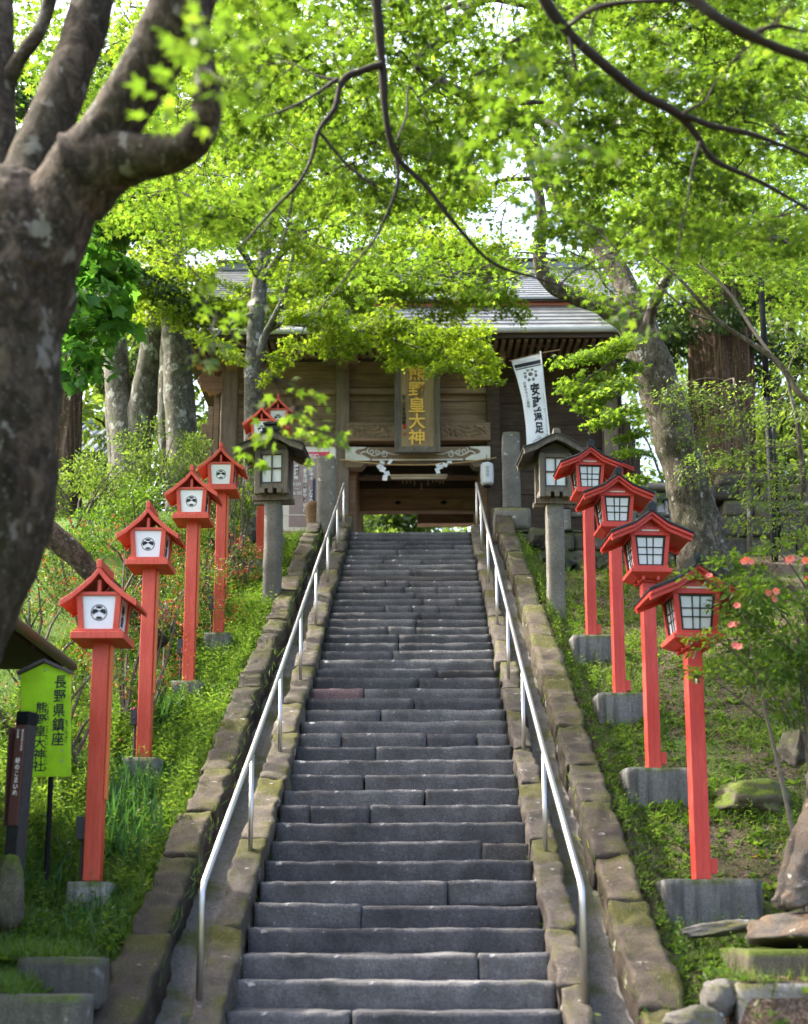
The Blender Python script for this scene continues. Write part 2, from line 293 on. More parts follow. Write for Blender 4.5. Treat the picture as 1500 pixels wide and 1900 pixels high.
GRASS = m_leaf('grass_blade', (.065, .135, .022), (.12, .205, .038), .45, (.20, .24, .07)); GRASSP = m_leaf('pale_grass_blade', (.075, .125, .03), (.14, .195, .055), .45, (.24, .25, .10)); GRASSD = m_leaf('lily_blade', (.035, .10, .035), (.06, .15, .05), .4); WEED = m_leaf('weed_leaf', (.065, .135, .025), (.13, .215, .045), .45, (.22, .28, .09)); PETAL = m_leaf('azalea_petal', (.55, .10, .08), (.70, .20, .17), .35, (.75, .30, .26)); LITTER = m_leaf('dry_leaf', (.10, .065, .045), (.22, .165, .13), .1, (.36, .31, .27)); BUD = m_leaf('red_bud', (.30, .055, .04), (.42, .11, .075), .2)
YELLOWP = m_leaf('yellow_petal', (.75, .45, .01), (.85, .55, .03), .3)
def m_ground():
    m, n, b = mat('ground', .95, 0, .1); co = coords(n); f = noise_tex(n, co, .8, 8, .65); g = noise_tex(n, co, 14, 8, .75); s = noise_tex(n, co, 55, 4, .6)
    g2 = noise_tex(n, co, 38, 6, .8); c = ramp(n, g2, [(.34, (.028, .020, .015)), (.50, (.075, .055, .040)), (.66, (.19, .15, .12))]); x = N(n, 'ShaderNodeSeparateXYZ'); n.links.new(co, x.inputs[0])
    side = ramp(n, mul(n, x.outputs[0], -.2), [(-.2 if False else 0.0, (.0, .0, .0)), (.3, (.45, .45, .45))]); ad = N(n, 'ShaderNodeMath', operation='ADD'); n.links.new(f, ad.inputs[0]); n.links.new(side, ad.inputs[1])
    c = mixc(n, ramp(n, ad.outputs[0], [(.54, (0, 0, 0)), (.70, (1, 1, 1))]), c, ramp(n, s, [(.3, (.035, .075, .012)), (.7, (.085, .15, .025))])); setc(n, b, c); bump(n, b, g, .8, .03); return m
GROUND = m_ground(); SOILP = m_stone('paving', (.28, .27, .25), (.42, .41, .38))

# ------------------------------------------------------------------ terrain
XL0, XL1, XL2, XL3 = -2.00, -1.74, -1.46, -1.215          # outer curb, gutter, cheek, steps (left)
XR0, XR1, XR2, XR3 = 0.858, 1.07, 1.34, 1.61              # steps, cheek, gutter, outer curb (right)
def sstep(a, b, t):
    t = max(0., min(1., (t - a) / (b - a))); return t * t * (3 - 2 * t)
def gz(x, y):
    z = min(max(plane(y), 0.0), ZT)
    if y > YT + 1: z = ZT + max(0, y - 37) * .16
    nz = .05 * noise.noise(Vector((x * .7, y * .7, 0))) + .02 * noise.noise(Vector((x * 2.3, y * 2.3, 4)))
    if x < XL0 + .02:
        k = sstep(XL0, XL0 - .35, x); z2 = max(z, 1.22) if y > 8.1 else z
        z2 = max(z2, 1.40 * sstep(7.95, 8.1, y), 1.23 * sstep(7.3, 7.4, y)) if x < -2.2 else z2
        z = z + (z2 - z) * k + nz * k - .10 * k * sstep(9, 9.6, y) + .26 * sstep(-2.6, -3.2, x) * sstep(8, 9, y)
        z += .5 * sstep(-3.4, -5.5, x) * sstep(11.5, 14, y)
    elif x > XR3 - .02:
        k = sstep(XR3, XR3 + .4, x); fl = 7.25 + .1 * (y - 19) if y > 19.2 else 99
        if y < 21.9 and x > XR3 + .35: z = min(z, fl)
        z += nz * k - .27 * sstep(XR3 + .05, XR3 + .3, x) * sstep(8.8, 9.6, y) + .10 * min(max(x - 2.6, 0), 4) * sstep(8.5, 10, y)
        if x > 1.9: z = max(z, 1.28 * sstep(7.6, 7.9, y))
    else:
        z = z - .55 if (y > 5.5 and y < YT + .2) else z - .02
    return z
xs = np.concatenate([[-400, -200, -100, -60, -40, -28], np.arange(-20, -7, 1.0), np.arange(-7, 7, .14), np.arange(7, 20, 1.0), [28, 40, 60, 100, 200, 400]])
ys = np.concatenate([[-400, -150, -60, -30, -15], np.arange(-8, 5, 1.), np.arange(5, 23, .14), np.arange(23, 60, 1.2), [70, 85, 110, 150, 250, 500]])
V = np.array([(x, y, min(gz(x, y), 30)) for y in ys for x in xs]); nx = len(xs)
Fq = np.array([(j * nx + i, j * nx + i + 1, (j + 1) * nx + i + 1, (j + 1) * nx + i) for j in range(len(ys) - 1) for i in range(nx - 1)])
g = npmesh('ground', V, Fq, GROUND, smooth=True, kind='structure')
mb = MB()
for x0, x1 in ((XL1 - .03, XL2 + .03), (XR1 - .03, XR2 + .03)):
    for y0, y1 in ((5.2, 21.5),):
        n = 60
        for i in range(n):
            a, b = y0 + (y1 - y0) * i / n, y0 + (y1 - y0) * (i + 1) / n; za, zb = max(plane(a), .0) - .2, max(plane(b), .0) - .2
            mb.add([(x0, a, za), ((x0 + x1) / 2, a, za - .02), (x1, a, za), (x0, b, zb), ((x0 + x1) / 2, b, zb - .02), (x1, b, zb)], [(0, 1, 4, 3), (1, 2, 5, 4)])
mb.build('drain_channel', GUTT, kind='structure')
MB().b2(-2.6, 2.3, YT + .33, 34, ZT - .3, ZT - .004).build('path', SOILP, kind='structure')

MB().b2(-14, 14, 29.2, 38, ZT - .5, ZT + .012).build('bounce_ground', m_plain('pale_bounce_gravel', (.42, .40, .37), .95, .15, 30, bmp=.3), kind='structure')  # unseen pale ground, added to bounce light into the gate passage

# ------------------------------------------------------------------ stone stairway
st = thing('stone_stairway', 'long flight of worn dark grey stone steps climbing to the gate', 'stairs', (XC, Y0, 0))
splits = {0: [.37], 1: [], 2: [.77], 3: [], 4: [.37], 5: [.68], 6: [], 7: [.82], 8: [], 9: [.12, .37], 10: [.60], 11: [.33], 12: [], 13: [.37], 14: [.2, .61, .85], 15: [], 16: [.38], 17: [.55], 18: [.28], 19: [.57], 20: [.67], 21: [], 22: [.42], 23: [.45], 24: [.45], 25: [.38, .55], 26: [.55], 27: [.58], 28: [.35, .52, .7], 29: [.6, .83], 30: [.55], 31: [.2, .47, .7], 32: [.33, .5], 33: [], 34: [.52], 35: [], 36: [.3, .6], 37: [], 38: [.4], 39: [.45, .85], 40: [.4], 41: [], 42: []}
xl, xr = XL3, XR0
for k in range(-7, NST + 1):
    yk, zk = Y0 + k * T, Z0 + k * RI; se = thing('step', None, None); se.parent = st; se.location = (0, k * T, zk)
    cuts = [0.0] + splits.get(k, []) + [1.0]
    for j in range(len(cuts) - 1):
        a, b = xl + (xr - xl) * cuts[j] + (.004 if j else -.02), xl + (xr - xl) * cuts[j + 1] - (.004 if cuts[j + 1] < 1 else -.02); drop = random.uniform(-.007, .004)
        m = STEP
        if k == 18 and j == 0: m = STEPP
        if (k == 7 and j == 1) or (k == 20 and j == 1) or k == 33: m, drop = STEPB, -.02
        if k == 4 and j == 1: drop = -.022
        v, f = rough_box(b - a, .40, RI + .03, .034 if k < 14 else .07, .0085, k * 3 + j, .012, 9)
        q = MB().add(v, f).build('step_stone', m, se, True); q.location = ((a + b) / 2 - XC, .20 + random.uniform(-.008, .008), -(RI + .03) / 2 + drop); q.rotation_euler = (random.uniform(-.01, .01), random.uniform(-.004, .004), random.uniform(-.004, .004))
        if m is STEPP: q['label'] = 'pinkish stone at the left end of its step'
        if k == 7 and j == 1: q['label'] = 'darker rough stone at the right end of its step'

# ------------------------------------------------------------------ sloping stone borders
def border(name, label, x0, x1, off, th, m, lo, hi, ln, seed, y0=6.9, y1=21.9):
    rnd = random.Random(seed); t = thing(name, label, 'stone border', ((x0 + x1) / 2, y0, plane(y0)), 'stone borders along the stairs'); y = y0; a = math.atan(SL); i = 0
    while y < y1:
        l = rnd.uniform(*ln); v, f = rough_box(x1 - x0 + rnd.uniform(-.02, .03), l / math.cos(a) - .004, th, .032 if y < 13 else .055, .026, seed + i, .016, 7.5)
        q = MB().add(v, f).build('border_stone', m, t, True); yc = y + l / 2
        q.location = (rnd.uniform(-.012, .012), yc - y0, plane(yc) - plane(y0) + off - th / 2 + rnd.uniform(-.012, .010)); q.rotation_euler = (a + rnd.uniform(-.014, .014), rnd.uniform(-.03, .03), rnd.uniform(-.02, .02)); y += l; i += 1
    return t
border('stone_border', 'mossy brown outer stone border between the left gutter and the grass', XL0, XL1, .10, .52, CURB, 0, 0, (.6, 1.5), 5)
border('stone_border', 'inner stone border beside the steps carrying the left handrail', XL2, XL3 - .02, .04, .6, CURB2, 0, 0, (.5, 1.3), 45)
border('stone_border', 'inner stone border beside the steps carrying the right handrail', XR0 + .02, XR1, .04, .6, CURB2, 0, 0, (.5, 1.3), 95)
border('stone_border', 'outer stone border between the right gutter and the lantern slope', XR2, XR3, .10, .52, CURB, 0, 0, (.6, 1.5), 145)

# ------------------------------------------------------------------ handrails
def handrail(label, x, dx):
    yl = [8.3] + [10.17 + 1.96 * i for i in range(6)] + [21.6]; H = .86; b0 = Vector((x + dx, yl[0], plane(yl[0])))
    t = thing('handrail', label, 'handrail', b0, 'steel handrails of the stairs')
    f = MB(); v, fc = rough_box(.20, .24, .22, .06, .006, int(x * 50), .03); f.add([(p[0], p[1], p[2] - .10) for p in v], fc); f.add([(-.09, -.11, .0), (.09, -.11, .0), (.09, .11, .0), (-.09, .11, .0), (0, 0, .035)], [(0, 1, 4), (1, 2, 4), (2, 3, 4), (3, 0, 4)]); f.build('footing', CONC2, t, False)
    top = [Vector((x + dx * (1 if i == 0 else 0), y, plane(y) + (H if i else .80))) for i, y in enumerate(yl)]; r = .021
    pts = [(b0 + Vector((0, 0, .0)), r), (top[0] + Vector((0, 0, -.12)), r), (top[0] + Vector((0, .008, -.04)), r), (top[0] + Vector((-dx * .1, .05, .02)), r)]
    pts += [(top[1] + Vector((0, 0, .03)), r)] + [(p, r) for p in top[2:]]
    e = top[-1]; pts[-1] = (e + Vector((0, .0, .02)), r); pts += [(e + Vector((0, .10, .03)), r)]
    mb = MB(); mb.tube([p - b0 for p, _ in pts[:4]] + [pts[4][0] - b0] + [p - b0 for p, _ in pts[5:]], r, 12); mb.build('rail', STEEL, t, True)
    for p, y in list(zip(top, yl))[1:]:
        q = MB().tube([(p.x - b0.x, y - b0.y, plane(y) - .06 - b0.z), (p.x - b0.x, y - b0.y, p.z - b0.z)], .0185, 10).build('rail_post', STEEL, t, True)
    return t
handrail('polished steel handrail left of the steps, on the crest lantern side', -1.345, -.055)
handrail('polished steel handrail right of the steps, on the lattice lantern side', .965, .05)

# ------------------------------------------------------------------ red lanterns with white crest panels (left of the stairs)
def crest(parent, zc, y, R):
    """round crest: double ring, two black birds facing each other, cloud ovals above and below"""
    mb = MB(); n = 40
    for r0, r1 in ((R * .90, R),):
        b = len(mb.v); v = []; f = []
        for i in range(n):
            a = 2 * math.pi * i / n; v += [(math.cos(a) * r0, y, zc + math.sin(a) * r0), (math.cos(a) * r1, y, zc + math.sin(a) * r1)]
        f = [(2 * i, 2 * i + 1, (2 * i + 3) % (2 * n), (2 * i + 2) % (2 * n)) for i in range(n)]; mb.add(v, f)
    bird = [(-.86, .06), (-.80, .22), (-.70, .46), (-.52, .40), (-.44, .48), (-.26, .38), (-.10, .28), (.0, .24), (.0, .12), (-.12, .12), (-.22, .02), (-.34, -.06), (-.52, -.10), (-.62, -.32), (-.68, -.14), (-.80, -.24), (-.78, -.06), (-.90, -.04)]
    for sx in (1, -1): mb.add([(sx * u * R, y, zc + w * R) for u, w in bird], [tuple(range(len(bird)))])
    for sg in (1, -1):
        for dx, dz, rx, rz in ((0, .66, .16, .17), (-.22, .66, .17, .15), (.22, .66, .17, .15), (0, .54, .30, .07)):
            for q0, q1 in ((.5, 1.0), (0.0, .36)):
                v = []; m = 14
                for i in range(m):
                    a = 2 * math.pi * i / m; v += [(dx * R + rx * R * q0 * math.cos(a), y, zc + sg * dz * R + rz * R * q0 * math.sin(a)), (dx * R + rx * R * q1 * math.cos(a), y, zc + sg * dz * R + rz * R * q1 * math.sin(a))]
                mb.add(v, [(2 * i, 2 * i + 1, (2 * i + 3) % (2 * m), (2 * i + 2) % (2 * m)) for i in range(m)])
    return mb
def crest_lantern(name, loc, label, base=(.33, .33), H=2.5):
    t = thing(name, label, 'lantern', loc, 'red lanterns with white crest panels'); top = H
    mb = MB(); v, f = rough_box(base[0], base[1], .5, .07, .006, int(loc[1] * 7), .015); q = mb.add([(p[0], p[1], p[2] - .215) for p in v], f).build('concrete_base', CONC, t, True)
    zb = top - .624                                            # underside of the shelf
    MB().box((0, 0, (.05 + zb) / 2), (.125, .125, zb + .02 - .05)).build('post', RED_L, t, bev=.006)
    MB().box((.0745, 0, zb - .62), (.022, .055, 1.2)).build('cable_cover', m_cover, t, bev=.003)
    mb = MB(); mb.tube([(-.095, .0, .06), (-.095, .0, .42)], .014, 8); mb.box((-.095, -.01, .44), (.075, .06, .17)); mb.tube([(-.095, -.042, .42), (-.095, -.047, .42)], .018, 12); mb.build('outlet_box', OUTLET, t, bev=.004)
    MB().box((0, 0, zb + .028), (.41, .38, .056)).build('shelf', RED_L, t, bev=.005)
    mb = MB(); mb.box((0, -.155, zb + .068), (.36, .035, .024)); mb.box((0, .155, zb + .068), (.36, .035, .024)); mb.box((-.16, 0, zb + .068), (.035, .274, .024)); mb.box((.16, 0, zb + .068), (.035, .274, .024)); mb.build('sill', RED_L, t, bev=.003)
    z0, z1 = zb + .081, zb + .345                              # panel zone, wider above
    wb, wt = .133, .152
    for sx in (-1, 1):
        for sy in (-1, 1):
            a, b = sx * wb, sx * wt; c, d = sy * wb, sy * wt; h = .021
            MB().add([(a - h, c - h, z0), (a + h, c - h, z0), (a + h, c + h, z0), (a - h, c + h, z0), (b - h, d - h, z1), (b + h, d - h, z1), (b + h, d + h, z1), (b - h, d + h, z1)], [(3, 2, 1, 0), (4, 5, 6, 7), (0, 1, 5, 4), (1, 2, 6, 5), (2, 3, 7, 6), (3, 0, 4, 7)]).build('corner_post', RED_L, t)
    mb = MB()
    for y in (-.152, .152): mb.box((0, y, z1 + .014), (.346, .042, .028))
    for x in (-.152, .152): mb.box((x, 0, z1 + .014), (.042, .262, .028))
    mb.box((0, -.152, z1 + .075), (.03, .03, .10)); mb.box((0, .152, z1 + .075), (.03, .03, .10)); mb.build('gable_beam', RED_L, t, bev=.003)
    for ang in (0, 90, 180, 270):
        a, b, y0, y1 = wb - .021, wt - .021, -wb - .004, -wt - .004
        p = MB().add([(-a, y0, z0), (a, y0, z0), (b, y1, z1), (-b, y1, z1), (-a, y0 + .006, z0), (a, y0 + .006, z0), (b, y1 + .006, z1), (-b, y1 + .006, z1)], [(0, 1, 2, 3), (7, 6, 5, 4), (0, 4, 5, 1), (1, 5, 6, 2), (2, 6, 7, 3), (3, 7, 4, 0)]).build('paper_panel', PAPER, t); p.rotation_euler = (0, 0, R_(ang))
        zc = (z0 + z1) / 2; tilt = math.atan((wt - wb) / (z1 - z0))
        if ang in (0, 180):
            c = crest(None, 0, 0, .064).build('crest', INK, p); c.location = (0, -(wb + wt) / 2 - .0055, zc); c.rotation_euler = (tilt, 0, 0)
        else:
            c = vtext('brush_writing', '神燈', .17, 0, 0, 0, INK, p, .015, .07); c.location = (0, -(wb + wt) / 2 - .0065, zc); c.rotation_euler = (tilt, 0, 0)
    prof = [(0, 0), (.058, -.075), (.117, -.130), (.204, -.206), (.300, -.272)]; zr = top - .055; th = .045
    lower = [(u * .985, w - th * (1.25 - .25 * i / 4)) for i, (u, w) in enumerate(prof)]
    ring = [(-u, w) for u, w in prof[::-1]] + prof[1:] + lower[::-1] + [(-u, w) for u, w in lower[1:]]
    for y0, y1, nm in ((-.20, -.165, 'bargeboard'), (.165, .20, 'bargeboard')):
        MB().prism([(u, zr + w) for u, w in ring], y0, y1).build(nm, RED_L, t, bev=.003)
    for s in (-1, 1):
        up = [(s * u, zr + w - .004) for u, w in prof]; lo = [(s * u * .99, zr + w - .026) for u, w in prof]
        MB().prism((up + lo[::-1])[::-1 if s > 0 else 1], -.167, .167).build('roof_slope', RED_L, t)
    MB().b2(-.019, .019, -.205, .205, zr - .012, top).build('ridge_cap', RED_L, t, bev=.004)
    return t
m_cover = m_paint('orange_cable_cover', (.62, .13, .03), (.68, .20, .06)); OUTLET = m_plain('outlet_grey', (.045, .045, .05), .5)
def on(px, py):
    d = ray(px, py); t = ((Z0 - Y0 * SL) - CAMZ) / (d[2] - SL * d[1]); return Vector(_C + d * t)
LL = [((172, 1645), 'red crest lantern nearest the camera, beside the green board', .31), ((267, 1415), 'second red crest lantern from the bottom, standing by long lily leaves', .34), ((350, 1272), 'third red crest lantern from the bottom, middle of the left row', .33), ((406, 1183), 'fourth red crest lantern from the bottom, just left of the timber lantern', .33), ((483, 1045), 'red crest lantern showing mostly its roof behind the timber lantern roof', .33)]
left_pts = []
for (q, lb, bw) in LL:
    p = on(*q); left_pts.append(p); crest_lantern('crest_lantern', p, lb, (bw, bw), 2.5 if p.y < 19 else 2.56)
p = P(514, 1000, 20.9); crest_lantern('crest_lantern', (p.x, 20.9, plane(20.9)), 'farthest red crest lantern, its roof tip highest of the left row', (.33, .33), 2.55)

# ------------------------------------------------------------------ red lanterns with lattice windows (right of the stairs)
def lattice_lantern(name, loc, label, base=(.74, .36), H=2.5, bx=.1, rz=0.0):
    t = thing(name, label, 'lantern', loc, 'red lanterns with lattice windows', rz)
    mb = MB(); v, f = rough_box(base[0], base[1], .62, .06, .007, int(loc[1] * 9), .018); mb.add([(p[0] * (1.03 if p[2] < 0 else 1) + bx, p[1], p[2] - .31) for p in v], f).build('concrete_base', CONC, t, True)
    zt = H - .70; MB().box((0, 0, zt / 2), (.122, .122, zt)).build('post', RED_R, t, bev=.006)
    MB().box((.088, -.01, .10), (.055, .08, .115)).build('switch_box', RED_R, t, bev=.004)
    mb = MB(); mb.box((0, -.07, zt + .00), (.21, .03, .05)); mb.box((0, .07, zt + .0), (.21, .03, .05)); mb.box((-.07, 0, zt - .002), (.03, .30, .045)); mb.box((.07, 0, zt - .002), (.03, .30, .045)); mb.build('bracket', RED_R, t, bev=.003)
    mb = MB(); a, b = .195, .12; z0, z1 = zt + .025, zt + .062
    mb.add([(-b, -b, z0 - .03), (b, -b, z0 - .03), (b, b, z0 - .03), (-b, b, z0 - .03), (-a, -a, z1 - .02), (a, -a, z1 - .02), (a, a, z1 - .02), (-a, a, z1 - .02), (-a, -a, z1 + .018), (a, -a, z1 + .018), (a, a, z1 + .018), (-a, a, z1 + .018)], [(3, 2, 1, 0), (0, 1, 5, 4), (1, 2, 6, 5), (2, 3, 7, 6), (3, 0, 4, 7), (4, 5, 9, 8), (5, 6, 10, 9), (6, 7, 11, 10), (7, 4, 8, 11), (8, 9, 10, 11)]).build('tray', RED_R, t, bev=.003)
    zs = z1 + .018; MB().box((0, 0, zs + .016), (.335, .335, .032)).build('sill', RED_R, t, bev=.004)
    z0, z1 = zs + .032, zs + .315; wb, wt = .138, .165
    for sx in (-1, 1):
        for sy in (-1, 1):
            a, b, c, d, h = sx * wb, sx * wt, sy * wb, sy * wt, .019
            MB().add([(a - h, c - h, z0), (a + h, c - h, z0), (a + h, c + h, z0), (a - h, c + h, z0), (b - h, d - h, z1), (b + h, d - h, z1), (b + h, d + h, z1), (b - h, d + h, z1)], [(3, 2, 1, 0), (4, 5, 6, 7), (0, 1, 5, 4), (1, 2, 6, 5), (2, 3, 7, 6), (3, 0, 4, 7)]).build('corner_post', RED_R, t)
    for ang in (0, 90, 180, 270):
        def pt(u, s, d): k = wb + (wt - wb) * s; return (u * (k - .019), -k - d, z0 + (z1 - z0) * s)
        def slab(mb, u0, u1, s0, s1, d0, d1): mb.add([pt(u0, s0, d1), pt(u1, s0, d1), pt(u1, s1, d1), pt(u0, s1, d1), pt(u0, s0, d0), pt(u1, s0, d0), pt(u1, s1, d0), pt(u0, s1, d0)], [(0, 1, 2, 3), (7, 6, 5, 4), (0, 4, 5, 1), (1, 5, 6, 2), (2, 6, 7, 3), (3, 7, 4, 0)])
        mb = MB()
        for a, b in ((-1, -.86), (.86, 1)): slab(mb, a, b, .0, 1, -.004, .008)
        for a, b in ((0, .055), (.945, 1)): slab(mb, -.86, .86, a, b, -.004, .0075)
        for c in (-.24, .20): slab(mb, c - .035, c + .035, .055, .945, -.004, .006)
        for c in (.38, .62): slab(mb, -.86, .86, c - .016, c + .016, -.004, .0055)
        w = mb.build('lattice_window', LATT, t); w.rotation_euler = (0, 0, R_(ang)); mb = MB(); slab(mb, -.9, .9, .03, .97, -.008, -.001); mb.build('pane', PANE, w)
    zc = z1; MB().box((0, 0, zc + .045), (.372, .372, .09)).build('wall_band', RED_R, t, bev=.004)
    MB().box((0, -.189, zc + .048), (.165, .006, .013)).build('white_strip', WHITEW, t); MB().box((0, 0, zc + .013), (.382, .382, .022)).build('moulding', RED_R, t, bev=.003)
    zr = H - .095; prof = [(0, 0), (.155, -.118), (.385, -.212)]
    g = [(-.155, zc + .09), (.155, zc + .09), (.155, zr - .135), (0, zr - .03), (-.155, zr - .135)]
    MB().prism(g, -.165, .165).build('gable_wall', RED_R, t)
    for s in (-1, 1):
        up = [(s * u, zr + w) for u, w in prof]; lo = [(s * u * .985, zr + w - .028) for u, w in prof]
        o = MB().prism((up + lo[::-1])[::-1 if s > 0 else 1], -.27, .27).build('roof_slope', RED_R, t)
        c = [(s * u * 1.02, zr + w + .014) for u, w in prof]; d = [(s * u * 1.02, zr + w + .001) for u, w in prof]
        mb = MB(); mb.prism((c + d[::-1])[::-1 if s > 0 else 1], -.285, .285)
        for i in range(6):
            y = -.27 + i * .108; mb.tube([(s * u * 1.02, y, zr + w + .016) for u, w in prof], .009, 6)
        mb.build('roof_sheet', CAPM, o)
        for y in (-.225, .225):
            mb = MB(); mb.prism([(s * u, zr + w - .026) for u, w in prof] + [(s * u * .97, zr + w - .062) for u, w in prof[::-1]], y - .02, y + .02); mb.build('bargeboard', RED_R, t)
        MB().box((s * .175, 0, zr - .165), (.04, .46, .03)).build('eave_beam', RED_R, t)
    MB().box((0, 0, zr - .045), (.042, .48, .04)).build('ridge_beam', RED_R, t)
    MB().prism([(-.03, zr - .0), (.03, zr), (.046, zr + .062), (0, zr + .095), (-.046, zr + .062)], -.29, .29).build('ridge_cap', CAPM, t, bev=.003)
    return t
RR = [((1302, 1632), 'red lattice lantern nearest the camera, among the pink azalea blooms', (.74, .36), .04), ((1213, 1428), 'second red lattice lantern from the bottom of the right row', (.66, .36), .04), ((1150, 1290), 'third red lattice lantern from the bottom of the right row', (.62, .36), .04), ((1098, 1183), 'fourth red lattice lantern from the bottom, beside the timber lantern', (.60, .36), .03)]
right_pts = []
for q, lb, bs, bx in RR:
    p = on(*q); right_pts.append(p); lattice_lantern('lattice_lantern', p, lb, bs, 2.49, bx, R_(4))
lattice_lantern('lattice_lantern', (P(1138, 900, 24.3).x, 24.3, ZT), 'farthest red lattice lantern, only its roof showing behind the others', (.5, .36), 2.36, 0)

# ------------------------------------------------------------------ weathered timber lanterns on stone posts
def timber_lantern(loc, label, rz=0.0, cap=True, Hp=1.50):
    t = thing('timber_lantern', label, 'lantern', loc, 'weathered timber lanterns on stone posts', rz)
    v, f = rough_box(.235, .235, Hp + .3, .07, .007, int(loc[0] * 11), .02); q = MB().add([(p[0], p[1], p[2] + Hp / 2 - .15) for p in v], f).build('stone_post', GREYST, t, True)
    z = Hp; mb = MB(); mb.box((0, -.09, z + .04), (.56, .07, .08)); mb.box((0, .09, z + .04), (.56, .07, .08)); mb.build('cross_beam', WOODL, t, bev=.006)
    mb = MB(); mb.box((-.12, 0, z + .10), (.07, .50, .07)); mb.box((.12, 0, z + .10), (.07, .50, .07)); mb.box((0, -.255, z + .10), (.06, .07, .10)); mb.build('bracket', WOODL, t, bev=.006)
    z0 = z + .14; h = .56
    MB().box((0, 0, z0 + .035), (.43, .43, .07)).build('sill', WOODL, t, bev=.006)
    for sx in (-1, 1):
        for sy in (-1, 1): MB().box((sx * .195, sy * .195, z0 + h / 2 - .04), (.075, .075, h + .08)).build('corner_post', WOODL, t, bev=.006)
    MB().box((0, 0, z0 + h - .03), (.42, .42, .06)).build('head_beam', WOODL, t, bev=.006)
    for ang in (0, 90, 180, 270):
        mb = MB(); mb.box((-.1475, -.185, z0 + .30), (.028, .03, .46)); mb.box((.1475, -.185, z0 + .30), (.028, .03, .46)); mb.box((0, -.185, z0 + .30), (.018, .022, .40)); mb.box((0, -.184, z0 + .30), (.27, .018, .018)); mb.box((0, -.185, z0 + .085), (.267, .03, .03)); mb.box((0, -.185, z0 + .515), (.267, .03, .03))
        w = mb.build('window_frame', WOODLX, t); w.rotation_euler = (0, 0, R_(ang)); MB().box((0, -.168, z0 + .30), (.27, .006, .40)).build('pane', PAPER, w)
    zr = z0 + h + .235; prof = [(0, 0), (.13, -.052), (.29, -.15), (.46, -.215)]
    MB().prism([(-.21, z0 + h), (.21, z0 + h), (.21, z0 + h + .06), (0, zr - .07), (-.21, z0 + h + .06)], -.19, .19).build('gable_wall', WOODLX, t)
    for s in (-1, 1):
        up = [(s * u, zr + w) for u, w in prof]; lo = [(s * u * .98, zr + w - .035) for u, w in prof]
        MB().prism((up + lo[::-1])[::-1 if s > 0 else 1], -.36, .36).build('roof_slope', WOODLX, t)
        for y in (-.335, .335):
            MB().prism(([(s * u * 1.01, zr + w - .012) for u, w in prof] + [(s * u * .98, zr + w - .085) for u, w in prof[::-1]]), y - .022, y + .022).build('bargeboard', WOODL, t)
        mb = MB()
        for i in range(5): mb.prism(([(s * u * 1.03, zr + w + .012 - .002 * (i % 2)) for u, w in prof] + [(s * u * 1.03, zr + w + .001) for u, w in prof[::-1]]), -.375 + i * .15, -.375 + i * .15 + .147)
        mb.build('roof_board', WOODLX if not cap else CAPM, t)
    if cap:
        mb = MB(); mb.box((0, 0, zr + .03), (.24, .70, .05)); mb.box((0, 0, zr + .07), (.15, .66, .04)); mb.prism([(-.085, zr + .09), (.085, zr + .09), (.12, zr + .125), (.04, zr + .14), (-.04, zr + .14), (-.12, zr + .125)], -.35, .35); mb.build('ridge', CAPM, t, bev=.01)
    else:
        mb = MB(); mb.box((0, 0, zr + .025), (.10, .74, .06)); mb.box((0, -.28, zr + .07), (.085, .07, .05)); mb.build('ridge', WOODL, t, bev=.006)
    return t
pl = on(505, 1115); timber_lantern(pl, 'weathered timber lantern with a dark metal ridge on the left of the stairs', R_(-4), True, 1.42)
pr = on(1032, 1115); timber_lantern(pr, 'weathered timber lantern with a plain plank ridge on the right of the stairs', R_(4), False, 1.36)

# ------------------------------------------------------------------ the gate
GY = 25.0
def gx(px, Y=GY, py=760): return P(px, py, Y).x
def gh(py, Y=GY, px=780): return P(px, py, Y).z
gate = thing('shrine_gate', 'large weathered timber shrine gate with a grey metal roof at the top of the stairs', 'gate', (-.1, GY, ZT))
def gp(mb, name, m, bev=0.0, parent=gate, smooth=False): return mb.build(name, m, parent, smooth, True, bev)
def bar(px0, px1, py0, py1, y0, y1, name, m, bev=.01):
    return gp(MB().b2(gx(px0), gx(px1), y0, y1, gh(py1), gh(py0)), name, m, bev)
zf = ZT - .02
# posts
for px, w, nm in ((637, .27, WOODV), (915, .27, WOODD), (427, .34, WOODV), (1131, .30, WOODV)):  # post right of the opening: darker timber, shade put into its colour
    x = gx(px); gp(MB().b2(x - w / 2, x + w / 2, GY - .14, GY + .14, zf, gh(655)), 'post', nm, .02)
for px in (437, 648, 905, 1120):
    x = gx(px); gp(MB().b2(x - .14, x + .14, GY + 3.2, GY + 3.48, zf, gh(655)), 'rear_post', WOODD, .02)
# horizontal plank walls: side bays and the wall over the opening
def planks(px0, px1, pys, y, m, name, jit=.02):
    mb = MB(); r = random.Random(px0)
    for a, b in zip(pys, pys[1:]):
        d = r.uniform(-jit, jit); mb.b2(gx(px0), gx(px1), y + d, y + d + .06, gh(b) + .006, gh(a) - .006)
    return gp(mb, name, m, .006)
planks(440, 627, [668, 700, 728, 752, 776, 800, 829, 858, 888, 920, 952, 990], GY + .05, WOODG, 'plank_wall'); planks(926, 1120, [664, 704, 745, 786, 830, 872, 915, 990], GY + .12, WOODD, 'plank_wall')  # right bay planks darkened in colour for the shade there
planks(648, 904, [662, 690, 716, 742, 766, 790], GY + .08, WOODG, 'plank_wall')
gp(MB().b2(gx(440), gx(1120), GY + .2, GY + .26, gh(790) + .02, gh(640)), 'inner_wall', DARK)
